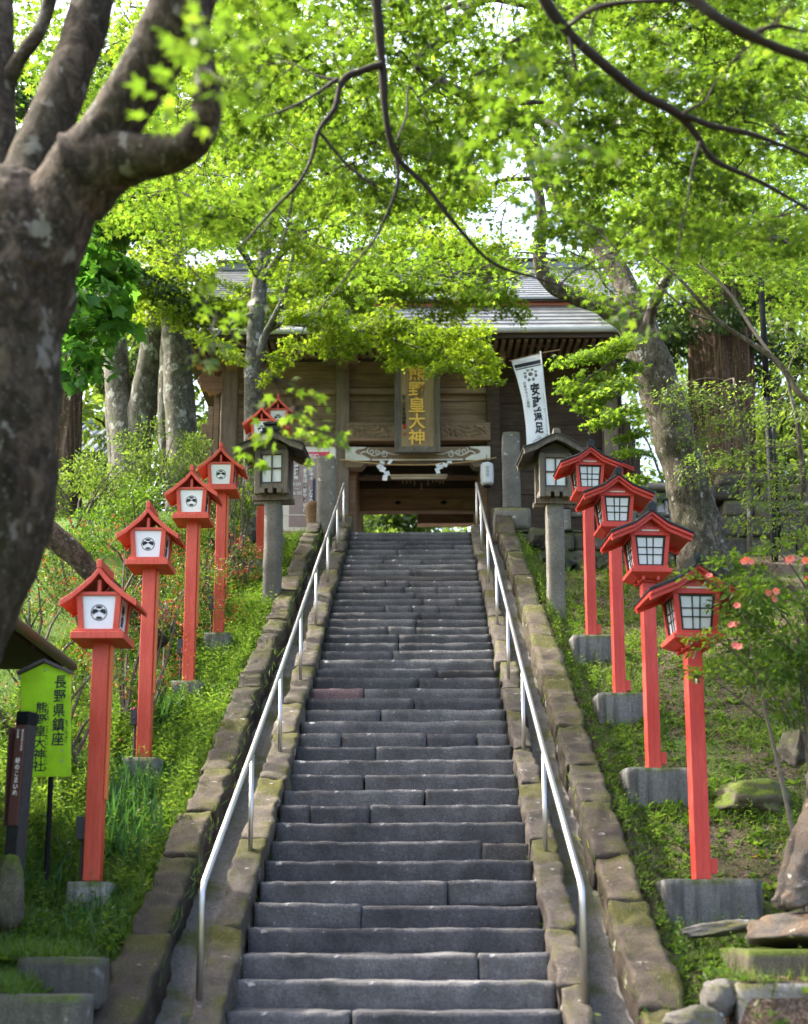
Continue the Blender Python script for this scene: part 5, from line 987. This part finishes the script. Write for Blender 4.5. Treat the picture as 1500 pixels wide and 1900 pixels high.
BR([(1180, 610, Yr, .24), (1165, 540, 19.4, .18), (1130, 480, 19.6, .16), (1085, 425, 19.8, .145), (1040, 370, 20, .13), (1005, 300, 20, .11), (985, 240, 20.2, .09), (960, 120, 20.4, .06)], 12); BR([(1085, 425, 19.8, .09), (1110, 350, 19.8, .08), (1150, 240, 19.9, .06), (1200, 120, 20, .04)]); BR([(1008, 330, 20, .05), (940, 335, 19.8, .035), (890, 345, 19.6, .02), (860, 350, 19.5, .01)], 6); BR([(1190, 640, 19.2, .10), (1215, 560, 18.6, .08), (1260, 480, 18.2, .06), (1320, 400, 18, .03)])
BR([(1195, 680, Yr, .05), (1150, 668, 18.6, .03), (1110, 690, 18.3, .018), (1075, 720, 18.1, .01)], 6)
cr = Crown()
lowp = [(1075, 675), (1105, 660), (1140, 655), (1090, 710), (1120, 740), (1150, 720), (1165, 770), (1175, 810), (1185, 850), (1140, 790), (1075, 735), (1170, 690), (1100, 770), (1155, 650), (1180, 900)]
for px, py in lowp:
    Y = rng.uniform(17.9, 18.8); c = P(px, py, Y); cr.pad(c, rng.uniform(.28, .42), 300, .075, LV5, (rng.normal(0, .2), rng.normal(0, .2)), c + Vector((.25, .25, .12)), .09, 5, .006)
for i in range(95):
    px, py = rng.uniform(1060, 1560), rng.uniform(-120, 560); Y = rng.uniform(15.5, 23) if px > 1250 else rng.uniform(20.5, 23.5)
    if px < 1100 and py > 200 or gap(px, py): continue
    c = P(px, py, Y); root = nearest(SK, c); r = rng.uniform(.7, 1.2); d = c - root; a = c - d.normalized() * min(r * .8, d.length * .6)
    connect(cr, root, a, .016)
    cr.pad(c, r, int(300 * r ** 2), .09, LV5, (rng.normal(0, .15), rng.normal(0, .15)), a, .12, 5, .006)
cr.build(rm, L_MID, TWIGG)

# ------------------------------------------------------------------ sunlit maple in front of the gate, left of its opening
b = P(466, 900, 20.6); cm = thing('maple_tree', 'slender maple left of the gate with sunlit sprays hanging across the roof and plaque', 'tree', (b.x, 20.6, gz(b.x, 20.6)))
Yc = 20.6
limb(cm, [(466, 1040, Yc, .17), (467, 900, Yc, .16), (470, 780, Yc, .15), (470, 690, Yc, .145), (476, 600, Yc, .14), (484, 520, Yc, .13), (500, 430, Yc, .11), (530, 330, 20.4, .08), (560, 220, 20.2, .05)], BARKG, 'trunk', 14, .12, 3, .02)
SK = []; BR = lambda pts, n=8: SK.extend(p for p, _ in limb(cm, pts, BARKG if pts[0][3] > .04 else TWIGG, 'branch', n, .18, 4, .02, 5))
BR([(474, 700, Yc, .09), (490, 630, 20.4, .075), (510, 590, 20.2, .06), (530, 540, 20, .045), (545, 470, 19.8, .03), (570, 400, 19.7, .015)]); BR([(496, 615, 20.4, .05), (530, 600, 20.2, .045), (580, 605, 20.0, .04), (640, 612, 19.8, .034), (700, 620, 19.6, .026), (760, 640, 19.5, .018), (830, 665, 19.4, .012), (900, 700, 19.3, .006)]); BR([(640, 610, 19.8, .022), (690, 590, 19.7, .018), (750, 610, 19.6, .012), (850, 640, 19.5, .006)], 6); BR([(482, 530, Yc, .07), (540, 450, 20, .05), (620, 400, 19.6, .03), (700, 380, 19.4, .015)]); BR([(484, 520, Yc, .07), (430, 440, 20, .05), (360, 380, 19.6, .03), (300, 350, 19.4, .015)]); BR([(478, 580, Yc, .05), (430, 600, 20.1, .035), (390, 640, 19.8, .015)], 6)
cr = Crown()
spots = []
for i in range(34): t = rng.random(); spots.append((560 + 330 * t + rng.normal(0, 18), 592 + 62 * t + rng.normal(0, 26), rng.uniform(18.9, 20.2), rng.uniform(.26, .44)))
for px, py in ((870, 690), (890, 700), (905, 720), (845, 680), (815, 668), (740, 645), (610, 640), (625, 655), (640, 640), (560, 650), (535, 680), (520, 660), (510, 700), (420, 650), (440, 665), (400, 640), (385, 630), (545, 640), (590, 640), (660, 625), (905, 685)): spots.append((px, py, rng.uniform(19, 20), rng.uniform(.22, .36)))
for i in range(62):
    px, py = rng.uniform(230, 900), rng.uniform(400, 600)
    if py > np.interp(px, [230, 420, 520, 900], [600, 600, 570, 560]) or gap(px, py): continue
    spots.append((px, py, rng.uniform(21.2, 22.8), rng.uniform(.4, .7)))
for i in range(40): spots.append((rng.uniform(250, 860), rng.uniform(60, 420), rng.uniform(14.5, 17.2), rng.uniform(.5, .75)))
for i in range(46): spots.append((rng.uniform(540, 935), rng.uniform(455, 600), rng.uniform(21.0, 23.2), rng.uniform(.35, .6)))
for (px, py, Y, r), c, root in grown(spots, SK):
    d = c - root; a = c - d.normalized() * min(r * .8, d.length * .7) if d.length > .01 else c
    if d.length > .05: connect(cr, root, a, .012)
    cr.pad(c, r, int(330 * (r / .45) ** 1.7), .072, LV5, (rng.normal(0, .18), rng.normal(0, .18)), a, .10, 5, .005)
cr.build(cm, L_SUN, TWIGG)  # brightened leaf colour stands in for sun the lower sprays miss

# ------------------------------------------------------------------ grey trunks left of the gate, with big dark maple leaves in front
def multistem(label, cx, Y, stems, m=BARKG):
    b = P(cx, 850, Y); t = thing('broadleaf_tree', label, 'tree', (b.x, Y, gz(b.x, Y))); S = []
    for pts in stems: S += [p for p, _ in limb(t, [(a, c, Y + dy, r) for a, c, dy, r in pts], m, 'trunk', 14, .10, 2.5, .02)]
    return t, S
t1, S1 = multistem('tree of forked pale grey trunks between the left lanterns and the gate', 245, 23.5, [[(232, 960, 0, .40), (236, 840, 0, .30), (222, 740, .1, .26), (212, 640, .2, .24), (200, 560, .4, .22), (176, 480, .6, .19), (150, 380, .8, .16)], [(245, 930, 0, .34), (256, 820, 0, .29), (272, 720, -.1, .26), (288, 620, -.2, .24), (296, 500, -.2, .22), (300, 380, -.3, .19), (296, 250, -.4, .15), (310, 100, -.5, .1)], [(228, 930, .2, .2), (212, 800, .3, .16), (208, 720, .4, .14), (196, 620, .5, .1)]])
cr = Crown()
for i in range(34):
    px, py = rng.uniform(90, 420), rng.uniform(60, 480); c = P(px, py, rng.uniform(23.5, 27)); connect(cr, nearest(S1, c), c, .02); cr.pad(c, rng.uniform(.7, 1.0), 200, .11, LV5, (rng.normal(0, .2), rng.normal(0, .2)), None, .2, 6, .006)
cr.build(t1, L_FAR, TWIGG)
t2, S2 = multistem('straight pale grey tree close to the left corner of the gate', 330, 22.8, [[(340, 960, 0, .34), (338, 820, 0, .30), (330, 680, 0, .28), (324, 560, 0, .25), (318, 420, 0, .22), (310, 260, 0, .18), (318, 60, 0, .12)], [(312, 900, .2, .16), (308, 760, .2, .15), (312, 620, .3, .13), (330, 480, .4, .1)]])
cr = Crown()
for i in range(26):
    px, py = rng.uniform(220, 520), rng.uniform(0, 440); c = P(px, py, rng.uniform(23.2, 26)); connect(cr, nearest(S2, c), c, .02); cr.pad(c, rng.uniform(.7, 1.1), 230, .11, LV5, (rng.normal(0, .2), rng.normal(0, .2)), None, .2, 6, .006)
cr.build(t2, L_FAR, TWIGG)
b = P(96, 700, 15); t3 = thing('broadleaf_tree', 'young tree with large dark green lobed leaves just right of the big maple trunk', 'tree', (b.x - 1.0, 15, gz(b.x - 1, 15)))
S3 = [p for p, _ in limb(t3, [(b.x - 1.0, 15, gz(b.x - 1, 15) - .2, .09), (b.x - .95, 15, 6, .08), (b.x - .6, 15, 8, .06), (b.x + .1, 15, 9.5, .04), (b.x + .9, 14.8, 10.3, .02)], TWIGG, 'trunk', 10, .1, 4, 0, 5, True)]; cr = Crown()
for px, py in [(150, 480), (175, 510), (140, 530), (200, 490), (160, 560), (130, 590), (185, 545), (215, 520), (145, 620), (170, 640), (130, 660), (150, 690), (230, 395), (215, 380), (250, 350), (240, 410), (190, 450), (160, 440), (260, 200), (280, 230), (200, 600)]:
    c = P(px, py, rng.uniform(14, 15.5)); a = nearest(S3, c); connect(cr, a, c, .01); cr.pad(c, rng.uniform(.25, .42), 60, .17, LB5, (rng.normal(0, .3), rng.normal(0, .3) - .3), None, .12, 5, .005, True, .7, .5)
cr.build(t3, L_BIG, TWIGG)

# ------------------------------------------------------------------ cedars
def cedar(label, px, Y, r, pys, leafz, nb, bark=BARKC):
    x = P(px, 800, Y).x; z = gz(x, Y); t = thing('cedar_tree', label, 'tree', (x, Y, z))
    MB().tube([(x, Y, z - .3), (x - .02, Y, z + .6), (x, Y, z + 2), (x + .05, Y, z + 4.5), (x + .1, Y, z + 8), (x + .15, Y, z + 13)], [r * 1.35, r * 1.12, r, r * .9, r * .7, r * .35], 110, False, .05, 1.2, px, .28).build('trunk', bark, t, True, True)
    cr = Crown()
    for i in range(nb):
        a = rng.uniform(0, 6.28); zz = z + rng.uniform(*leafz); L = rng.uniform(1.2, 2.6); e = Vector((x + L * math.cos(a), Y + L * math.sin(a), zz - .35 * L)); s0 = Vector((x, Y, zz)); cr.tw.tube([s0, s0.lerp(e, .5) + Vector((0, 0, .12)), e], [.035, .025, .01], 5, False)
        for k in range(5): c = s0.lerp(e, .35 + .16 * k); cr.blob(c, (.42, .42, .2), 130, .13, LQ, .1, .6)
    cr.build(t, L_CON, TWIG); return t
cedar('massive cedar with fibrous brown bark behind the leaning maple on the right', 1338, 24.6, .64, None, (4.6, 11), 34); cedar('brown cedar trunk partly hidden behind the big maple at left', 104, 20.5, .34, None, (4.5, 9), 14)
sr = thing('straw_bundle', 'frayed straw rope bundle hanging round the large cedar trunk on the right', 'rope', (P(1338, 925, 24.6).x, 23.9, P(1338, 935, 23.8).z))
mb = MB(); r = random.Random(4); mb.tube([(-.75, .3, .25), (-.4, -.02, .2), (0, -.12, .18), (.4, -.04, .2), (.8, .3, .25)], .07, 8)
for i in range(170): x = r.uniform(-.7, .75); y = -.12 + .5 * x * x + r.uniform(-.05, .03); l = r.uniform(.35, .75) * (1.0 if (-.7 < x < -.35 or -.1 < x < .15 or .45 < x < .75) else .35); mb.tube([(x, y, .18), (x + r.uniform(-.04, .04), y - .03, -l * .5), (x + r.uniform(-.09, .09), y - .02, -l)], [.012, .009, .004], 4, False)
mb.build('rope', STRAW, sr)

# ------------------------------------------------------------------ shrubs on both slopes
def shrub(name, label, px, py, Y, rad, n, size, lm_, flower=None, nf=0, fs=.05, cat='shrub', tmpl=LOV, group=None, base=None):
    c = P(px, py, Y); z = gz(c.x, Y); t = thing(name, label, cat, (c.x, Y, z), group); cr = Crown(); r = random.Random(px)
    for i in range(9):
        a = r.uniform(0, 6.28); e = Vector((c.x + rad[0] * .8 * r.uniform(-1, 1), Y + rad[1] * .7 * r.uniform(-1, 1), c.z + rad[2] * r.uniform(-.2, .8))); s0 = Vector((c.x + r.uniform(-.15, .15), Y + r.uniform(-.1, .1), z - .05)); m = s0.lerp(e, .5) + Vector((r.uniform(-.1, .1), r.uniform(-.1, .1), .1)); cr.tw.tube([s0, m, e], [.022, .015, .005], 5, False)
    ncl = max(5, int(n / 160))
    for i in range(ncl):
        d = Vector((r.gauss(0, 1), r.gauss(0, 1), r.gauss(0, 1))).normalized() * r.uniform(.35, 1.0); q = Vector((c.x + d.x * rad[0], Y + d.y * rad[1], c.z + d.z * rad[2])); q.z = max(q.z, gz(q.x, q.y) + .12); k = .34 * min(rad)
        cr.blob(q, (k * r.uniform(.8, 1.5), k * 1.2, k * r.uniform(.5, .9)), int(n / ncl), size, tmpl, .2, .7)
    cr.build(t, lm_, TWIGG, 'foliage', 'stems')
    if flower is not None:
        d = nrm(rng.normal(0, 1, (nf, 3))); p = np.array(c) + d * np.array(rad) * rng.uniform(.75, 1.05, (nf, 1)); p[:, 2] = np.maximum(p[:, 2], z + .1); V, F = leaves_from(np.repeat(p, 4, 0) + rng.normal(0, fs * .3, (nf * 4, 3)), np.repeat(d, 4, 0) + rng.normal(0, .6, (nf * 4, 3)), fs, LQ, (0, 0, .3), 1.0, 0); npmesh('blossom', V, F, flower, t, world=True)
    return t
gA = 'budding azaleas on the left slope'
for px, py, Y, rad, n in [(60, 1150, 13.5, (.9, .8, .7), 2600), (190, 1075, 14.5, (1.0, .8, .75), 3000), (320, 1110, 15.5, (.9, .8, .7), 2800), (255, 1190, 12.8, (.6, .6, .55), 2000), (380, 1040, 17, (.7, .7, .6), 2000), (130, 1300, 11.6, (.6, .5, .6), 1800), (20, 1330, 12.2, (.6, .5, .75), 2600), (440, 1060, 18.5, (.55, .6, .5), 1500)]:
    shrub('azalea_shrub', {60: 'azalea shrub with small red buds under the dark leaning branch at far left', 190: 'red-budded azalea directly behind the second crest lantern roof', 320: 'red-budded azalea between the second and third crest lantern posts', 255: 'low azalea beside the post of the nearest crest lantern', 380: 'small red-budded azalea left of the fourth crest lantern post', 20: 'dense azalea under the shed eave at the left edge behind the marker post', 130: 'azalea foliage behind the lime green signboard', 440: 'small azalea between the fourth lantern and the timber lantern post'}[px], px, py, Y, rad, n, .042, L_AZ, BUD, 330 if px not in (130, 20) else 50, .028, 'shrub', LOV, gA)
for i, (px, py, Y, rad, n, lb) in enumerate([(150, 900, 18.5, (1.1, .9, .75), 3200, 'lime green shrub right beside the big maple trunk below the tiled roof'), (260, 880, 19.5, (.9, .8, .7), 2600, 'light green shrub under the forked grey trunks'), (345, 850, 21, (.8, .8, .6), 2200, 'pale shrub at the foot of the straight grey tree'), (440, 900, 18.9, (.55, .5, .55), 1700, 'leafy shrub pressed against the left timber lantern'), (250, 985, 17, (.9, .7, .6), 2400, 'dark green shrub behind the third crest lantern'), (110, 1030, 16, (.8, .7, .6), 2000, 'dense shrub behind the leaning dark branch'), (420, 980, 19.6, (.5, .5, .6), 1500, 'green shrub behind the post of the fourth crest lantern')]):
    shrub('leafy_shrub', lb, px, py, Y, rad, n, .068, L_BUSH if i > 3 else L_FAR, None, 0, .05, 'shrub', LOV, 'shrubs behind the left lanterns')
az = shrub('azalea_shrub', 'large azalea with pink blooms at the right edge beside the nearest lattice lantern', 1490, 1175, 9.6, (.66, .6, .72), 3600, .062, L_BUSH, None, 0, .05, 'shrub')
def bloom(px, py, Y, s=.055):
    c = np.array(P(px, py, Y)); d0 = nrm(np.array([rng.normal(-.2, .4), -1, rng.normal(.1, .4)])); u = nrm(np.cross(d0, [0, 0, 1])); w = np.cross(u, d0); A = [2 * math.pi * k / 5 for k in range(5)]; od = np.array([u * math.cos(a) + w * math.sin(a) + d0 * .45 for a in A]); sd_, tp, nr = frames(od, np.array([d0] * 5) - od * .2)
    tv = np.array([(0, 0, 0), (.36, .35, .03), (.42, .7, .0), (0, 1.0, -.08), (-.42, .7, .0), (-.36, .35, .03)]); tf = np.array([(0, 1, 2), (0, 2, 3), (0, 3, 4), (0, 4, 5)]); return stamp(tv, tf, np.array([c] * 5), sd_, tp, nr, s)
for px, py in [(1379, 1043), (1384, 1040), (1393, 1043), (1459, 1042), (1495, 1040), (1425, 1101), (1436, 1112), (1366, 1159), (1358, 1160), (1372, 1200), (1364, 1199), (1316, 1069), (1368, 1124), (1440, 1098), (1499, 1075), (1468, 1038)]:
    V, F = bloom(px, py, rng.uniform(9.0, 9.3), .032); npmesh('blossom', V, F, PETAL, az, world=True)
cr = Crown(); r = random.Random(2); S_ = Vector((P(1500, 1330, 9.6).x, 9.6, gz(3, 9.6)))
for px, py in [(1340, 1045), (1370, 1030), (1310, 1075), (1400, 1060), (1430, 1020), (1460, 1080), (1360, 1125), (1390, 1150), (1330, 1180), (1300, 1170), (1420, 1180), (1380, 1210), (1340, 1235), (1290, 1250), (1400, 1260), (1440, 1230), (1470, 1180), (1490, 1120), (1410, 1100), (1450, 1290), (1350, 1085)]:
    e = P(px, py, r.uniform(9.1, 9.6)); S0 = P(min(1500, px + r.uniform(60, 130)), py + r.uniform(40, 110), 9.65); m = S0.lerp(e, .5) + Vector((.02, 0, .03)); cr.tw.tube([S0, m, m.lerp(e, .6) + Vector((0, 0, .03)), e], [.008, .006, .004, .003], 5, False)
    cr.pad(e, r.uniform(.13, .2), 46, .062, LOV, (r.gauss(0, .3), r.gauss(0, .3)), m.lerp(e, .7), .05, 4, .0025, True, .2, .6)
cr.build(az, L_NEAR, TWIGG, 'spray', 'stems')
# thin-leaved young trees on the right
for px, Y, spots, lb in ((1430, 14.5, [(1440, 930), (1470, 960), (1400, 900), (1490, 900), (1420, 870), (1460, 820), (1380, 840), (1480, 1000), (1440, 1010), (1400, 960), (1495, 860), (1490, 640), (1470, 700), (1500, 760), (1440, 760)], 'thin young tree with pale green leaves before the black pole'), (1330, 17.6, [(1290, 760), (1320, 740), (1350, 780), (1300, 800), (1380, 760), (1340, 810), (1270, 740), (1400, 790), (1310, 850), (1360, 850), (1250, 720), (1290, 880), (1420, 720), (1350, 720)], 'airy young tree with small leaves in front of the cedar trunk')):
    b = P(px + 60, 1050, Y); t = thing('young_tree', lb, 'tree', (b.x, Y, gz(b.x, Y))); top = P(px + 30, 700, Y); S = [p for p, _ in limb(t, [(b.x, Y, gz(b.x, Y) - .1, .045), ((b.x + top.x) / 2 + .1, Y, (b.z + top.z) / 2, .035), (top.x, Y, top.z, .015)], BARKR, 'trunk', 8, .1, 4, .02, 5, True)]; cr = Crown()
    for sx, sy in spots: c = P(sx, sy, Y + rng.uniform(-.5, .5)); connect(cr, nearest(S, c), c, .010); cr.pad(c, rng.uniform(.28, .42), 150, .065, LOV, (rng.normal(0, .25), rng.normal(0, .25)), None, .12, 6, .004, True, .35, .6)
    cr.build(t, L_FAR, TWIGG)
ln = thing('fallen_branch', 'thick dark limb leaning down across the shrubs behind the nearest crest lantern', 'branch', P(170, 1060, 12.6)); limb(ln, [(40, 950, 12.6, .13), (85, 985, 12.6, .12), (130, 1022, 12.6, .12), (172, 1062, 12.6, .11), (230, 1120, 12.7, .10), (300, 1200, 12.9, .09)], BARKN, 'limb', 12, .15, 4, .02)

# ------------------------------------------------------------------ trees behind the gate and beyond
def far_tree(x, Y, H, R, label, m, bark=BARKG, name='background_tree', n=26, leaf=.26):
    z = gz(x, Y); t = thing(name, label, 'tree', (x, Y, z), 'trees beyond the gate'); r = random.Random(int(x * 13 + Y)); bend = r.uniform(-.6, .6)
    S = [(Vector((x, Y, z - .3)), .22), (Vector((x + bend * .3, Y, z + H * .3)), .18), (Vector((x + bend, Y, z + H * .6)), .13), (Vector((x + bend * .8, Y, z + H * .95)), .04)]; q = smooth_path(S, 4); MB().tube([a for a, _ in q], [b for _, b in q], 8, False, .1, 2).build('trunk', bark, t, True, True); cr = Crown()
    for i in range(n):
        h = r.uniform(.28, 1.0); rr = R * math.sin(min(1, (1.06 - h) * 1.7) * 1.5708) * r.uniform(.3, 1.0); a = r.uniform(0, 6.28); c = Vector((x + bend * h + rr * math.cos(a), Y + rr * math.sin(a), z + H * h)); s0 = q[min(len(q) - 1, int(h * .85 * len(q)))][0]; cr.tw.tube([s0, s0.lerp(c, .5) + Vector((0, 0, .3)), c], [.05, .03, .012], 5, False)
        cr.blob(c, (R * .34, R * .34, R * .17), 210, leaf, LOV, .15, .7)
    cr.build(t, m, TWIG); return t
spec = [(-13, 34, 11, 3.2), (-8.5, 38, 12, 3.4), (-4.6, 42, 13, 3.4), (-1.2, 40, 6.5, 2.4), (1.2, 47, 8, 2.6), (3.2, 43, 11.5, 3.2), (6.8, 36, 12, 3.2), (10, 33, 11, 3.2), (13.5, 37, 13, 3.6), (-17, 40, 14, 4), (8.2, 29, 9.5, 2.6), (11.5, 27, 9, 2.6), (-10, 28, 8.5, 2.6), (-6.8, 31, 9, 2.5), (17, 42, 15, 4), (-2.8, 52, 14, 3.8), (5.5, 54, 14, 3.8), (0.4, 58, 11, 3.6), (-13, 52, 17, 4.5), (12, 54, 17, 4.5), (-22, 50, 16, 4.5), (22, 52, 17, 4.5)]
desc = ['wide-crowned', 'tall narrow', 'low bushy', 'loose open', 'rounded']
for i, (x, Y, H, R) in enumerate(spec):
    where = 'left of the gate' if x < -5 else ('right of the gate' if x > 5 else 'seen behind the gate')
    far_tree(x, Y, H, R, '%s pale green tree standing far beyond and %s' % (desc[i % 5], where), L_FAR)
hill = MB(); rows = []
hv = np.array([(-300 + 600 * i / 60, 95 + 60 * (j / 8), 8 + (24 + 8 * math.sin(i * .5) + 5 * math.sin(i * 1.3)) * (j / 8) ** .7) for j in range(9) for i in range(61)]); hf = np.array([(j * 61 + i, j * 61 + i + 1, (j + 1) * 61 + i + 1, (j + 1) * 61 + i) for j in range(8) for i in range(60)])
npmesh('hills', hv, hf, m_plain('hill_green', (.07, .12, .04), .95, .4, .2), smooth=True, kind='structure')
nf = 26000; q = rng.uniform(0, 1, (nf, 2)); px_ = -90 + 180 * q[:, 0]; py_2 = 62 + 75 * q[:, 1]; pz = np.array([min(gz(0, y), 30) for y in py_2]) + rng.uniform(.5, 1.0, nf) ** .5 * (4 + 5 * np.abs(np.sin(px_ * .45) * np.cos(py_2 * .37 + px_ * .1))); pp_ = np.stack([px_, py_2, pz], 1)
V, F = leaves_from(pp_, rng.normal(0, 1, (nf, 3)), 1.1, LOV, (0, -.3, .8), .8, .2); npmesh('far_wood', V, F, L_FAR, kind='stuff')

# ------------------------------------------------------------------ grass, weeds, litter
def scatter(n, x0, x1, y0, y1, fn):
    out = []
    while len(out) < n:
        x, y = random.uniform(x0, x1), random.uniform(y0, y1)
        if random.random() < fn(x, y): out.append((x, y, gz(x, y)))
    return np.array(out)
BL = (np.array([(-.035, 0, 0), (.035, 0, 0), (.028, .45, .05), (-.028, .45, .05), (0, 1, .30)]), np.array([(0, 1, 2), (0, 2, 3), (3, 2, 4)]))
def blades(name, p, h, m, lean=.35, wide=1.0):
    n = len(p); tip = np.stack([rng.normal(0, lean, n), rng.normal(0, lean, n), np.ones(n)], 1); nor = np.stack([rng.normal(0, 1, n), rng.normal(0, 1, n), rng.uniform(0, .3, n)], 1); s_, t_, n_ = frames(tip, nor); V, F = stamp(BL[0] * [wide, 1, 1], BL[1], p, s_, t_, n_, h * rng.uniform(.5, 1.2, n)); return npmesh(name, V, F, m, kind='stuff')
nL = lambda x, y: min(1.0, .35 + .9 * max(0, noise.noise(Vector((x * 1.3, y * 1.3, 9))) + .35)); nR = lambda x, y: max(0.28, min(1., 2.6 * (noise.noise(Vector((x * 1.1, y * .9, 3))) + .14))) * (1.0 if y < 20.5 else .3) + (.5 if 1.72 < x < 2.1 else 0)
blades('grass', scatter(46000, -4.2, XL0 - .02, 7.4, 21.6, lambda x, y: nL(x, y) * (1 if y < 13 else .55)), .12, GRASS); blades('grass', scatter(48000, XR3 - .04, 5.2, 7.4, 21.4, nR), .10, GRASSP, .5)
blades('moss', scatter(30000, -3.6, XL0 + .02, 6.9, 9.9, lambda x, y: 1.0), .035, GRASSP, .6, 2.0)
def weeds(name, p, m, h=.3, k=9):
    """upright herb: thin stalk with small paired leaves and a loose top"""
    V0 = []; F0 = []; r = np.random.default_rng(4); b = 0
    def addt(V, F):
        nonlocal b
        V0.append(V); F0.append(F + b); b += len(V)
    addt(np.array([(-.006, 0, 0), (.006, 0, 0), (.004, 0, 1.), (-.004, 0, 1.)]), np.array([(0, 1, 2), (0, 2, 3)]))
    for i in range(k):
        z = .12 + .85 * i / k; a = i * 2.4; tip = np.array([[math.cos(a), math.sin(a), .35]]); s_, t_, n_ = frames(tip, np.array([[0, 0, 1.]])); V, F = stamp(LOV[0], LOV[1], np.array([[0, 0, z]]), s_, t_, n_, .30 * (1.1 - .75 * i / k)); addt(V, F)
    TV, TF = np.concatenate(V0), np.concatenate(F0); n = len(p); a = rng.uniform(0, 6.28, n); up = nrm(np.stack([rng.normal(0, .14, n), rng.normal(0, .14, n), np.ones(n)], 1)); sd_ = np.stack([np.cos(a), np.sin(a), np.zeros(n)], 1); sd_, t_, n_ = frames(np.cross(up, sd_), up); V, F = stamp(TV, TF, p, sd_, t_, n_, h * rng.uniform(.55, 1.25, n)); return npmesh(name, V, F, m, kind='stuff')
weeds('weeds', scatter(2600, -4.0, XL0 - .02, 8.6, 21.2, lambda x, y: nL(x, y) * (.45 if y < 9.8 else 1)), WEED, .26); weeds('weeds', scatter(1500, XR3 + .02, 4.8, 8.2, 21, lambda x, y: nR(x, y) + (1 if x < 2.2 else 0)), WEED, .20)
def rosettes(name, p, m, s, k=6, tm=LOV, up=.55):
    n = len(p); P_ = np.repeat(p, k, 0); a = rng.uniform(0, 6.28, n * k); tip = np.stack([np.cos(a), np.sin(a), rng.uniform(.1, up * 2, n * k)], 1); s_, t_, n_ = frames(tip, np.array([0, 0, 1.]) + rng.normal(0, .2, (n * k, 3))); V, F = stamp(tm[0], tm[1], P_, s_, t_, n_, s * np.repeat(rng.uniform(.5, 1.25, n), k)); return npmesh(name, V, F, m, kind='stuff')
rosettes('ground_cover', scatter(5200, -4.2, XL0, 7.3, 21.4, nL), WEED, .075); rosettes('ground_cover', scatter(7000, XR3, 5.2, 7.6, 21.4, nR), WEED, .06); rosettes('ground_cover', scatter(260, XR3 + .2, 4.6, 8.6, 14, lambda x, y: .3 + nR(x, y)), WEED, .10, 7)
pL = scatter(16000, XR3, 5.4, 7.4, 21.4, lambda x, y: 1.0); pL[:, 2] += .012; rosettes('leaf_litter', pL, LITTER, .055, 1, LOV, .15)
# tufts along the stone borders and in the joints of the steps
tf_ = np.concatenate([np.array([((lambda e: e + (random.gauss(0, .03) if e in (XL1, XR2) else abs(random.gauss(0, .075)) * (1 if e < 0 else -1)))(random.choice([XL0, XL0, XL1, XR2, XR3, XR3])), y, plane(y) + random.uniform(.04, .1)) for y in [random.uniform(8, 21.4) for _ in range(2600)]]), np.array([(random.choice([XL3 - .03, XR0 + .03]) + random.gauss(0, .015), y, plane(y) - .12) for y in [random.uniform(8, 21.4) for _ in range(420)]])]); blades('border_grass', tf_, .10, GRASS, .5)
pq_ = np.array([(random.uniform(XL1 + .02, XL2 - .02) if random.random() < .6 else random.uniform(XR1 + .02, XR2 - .02), y, plane(y) - .195) for y in [random.uniform(8, 21) for _ in range(1500)]]); rosettes('fallen_petals', pq_, m_leaf('dry_petal', (.12, .02, .02), (.22, .05, .05), .1), .022, 1, LQ, .1)
for i, (px, py, n, hh, lb) in enumerate([(235, 1560, 150, .36, 'dark lily leaf clump just right of the nearest crest lantern post'), (225, 1500, 120, .36, 'dark lily leaf clump between the two nearest crest lanterns'), (305, 1318, 110, .30, 'lily leaf clump at the base of the third crest lantern'), (180, 1690, 90, .22, 'short lily leaf clump in front of the nearest crest lantern base'), (95, 1640, 80, .26, 'lily leaf clump behind the marker post'), (255, 1450, 90, .3, 'lily leaf clump in front of the second crest lantern base')]):
    c = on(px, py); t = thing('lily_clump', lb, 'plant', (c.x, c.y, gz(c.x, c.y)), 'lily leaf clumps on the left slope'); p = np.stack([c.x + rng.normal(0, .12, n), c.y + rng.normal(0, .16, n)], 1); p = np.concatenate([p, np.array([[gz(a, b) - .02] for a, b in p])], 1); q = blades('leaves', p, hh, GRASSD, .28, 1.1); del q['kind']; q.parent = t; q.location = -Vector(t.location)
c = P(1394, 1508, 10.6); dn = thing('dandelion', 'yellow dandelion flowers in the grass right of the nearest lattice lantern post', 'flower', (c.x, 10.6, gz(c.x, 10.6)))
for dx, dz in ((0, .10), (.03, .11), (.07, .08)):
    f = MB().tube([(dx, 0, -.02), (dx + .005, -.01, dz)], .003, 5); f.build('stem', WEED, dn); aa = np.linspace(0, 6.28, 17)[:-1]; V, F = stamp(LQ[0], LQ[1], np.array([[dx + .005, -.01, dz]] * 16), *frames(np.stack([np.cos(aa), np.sin(aa), .35 + 0 * aa], 1), np.array([[0, 0, 1.]] * 16)), .022); npmesh('flower_head', V, F, YELLOWP, dn)
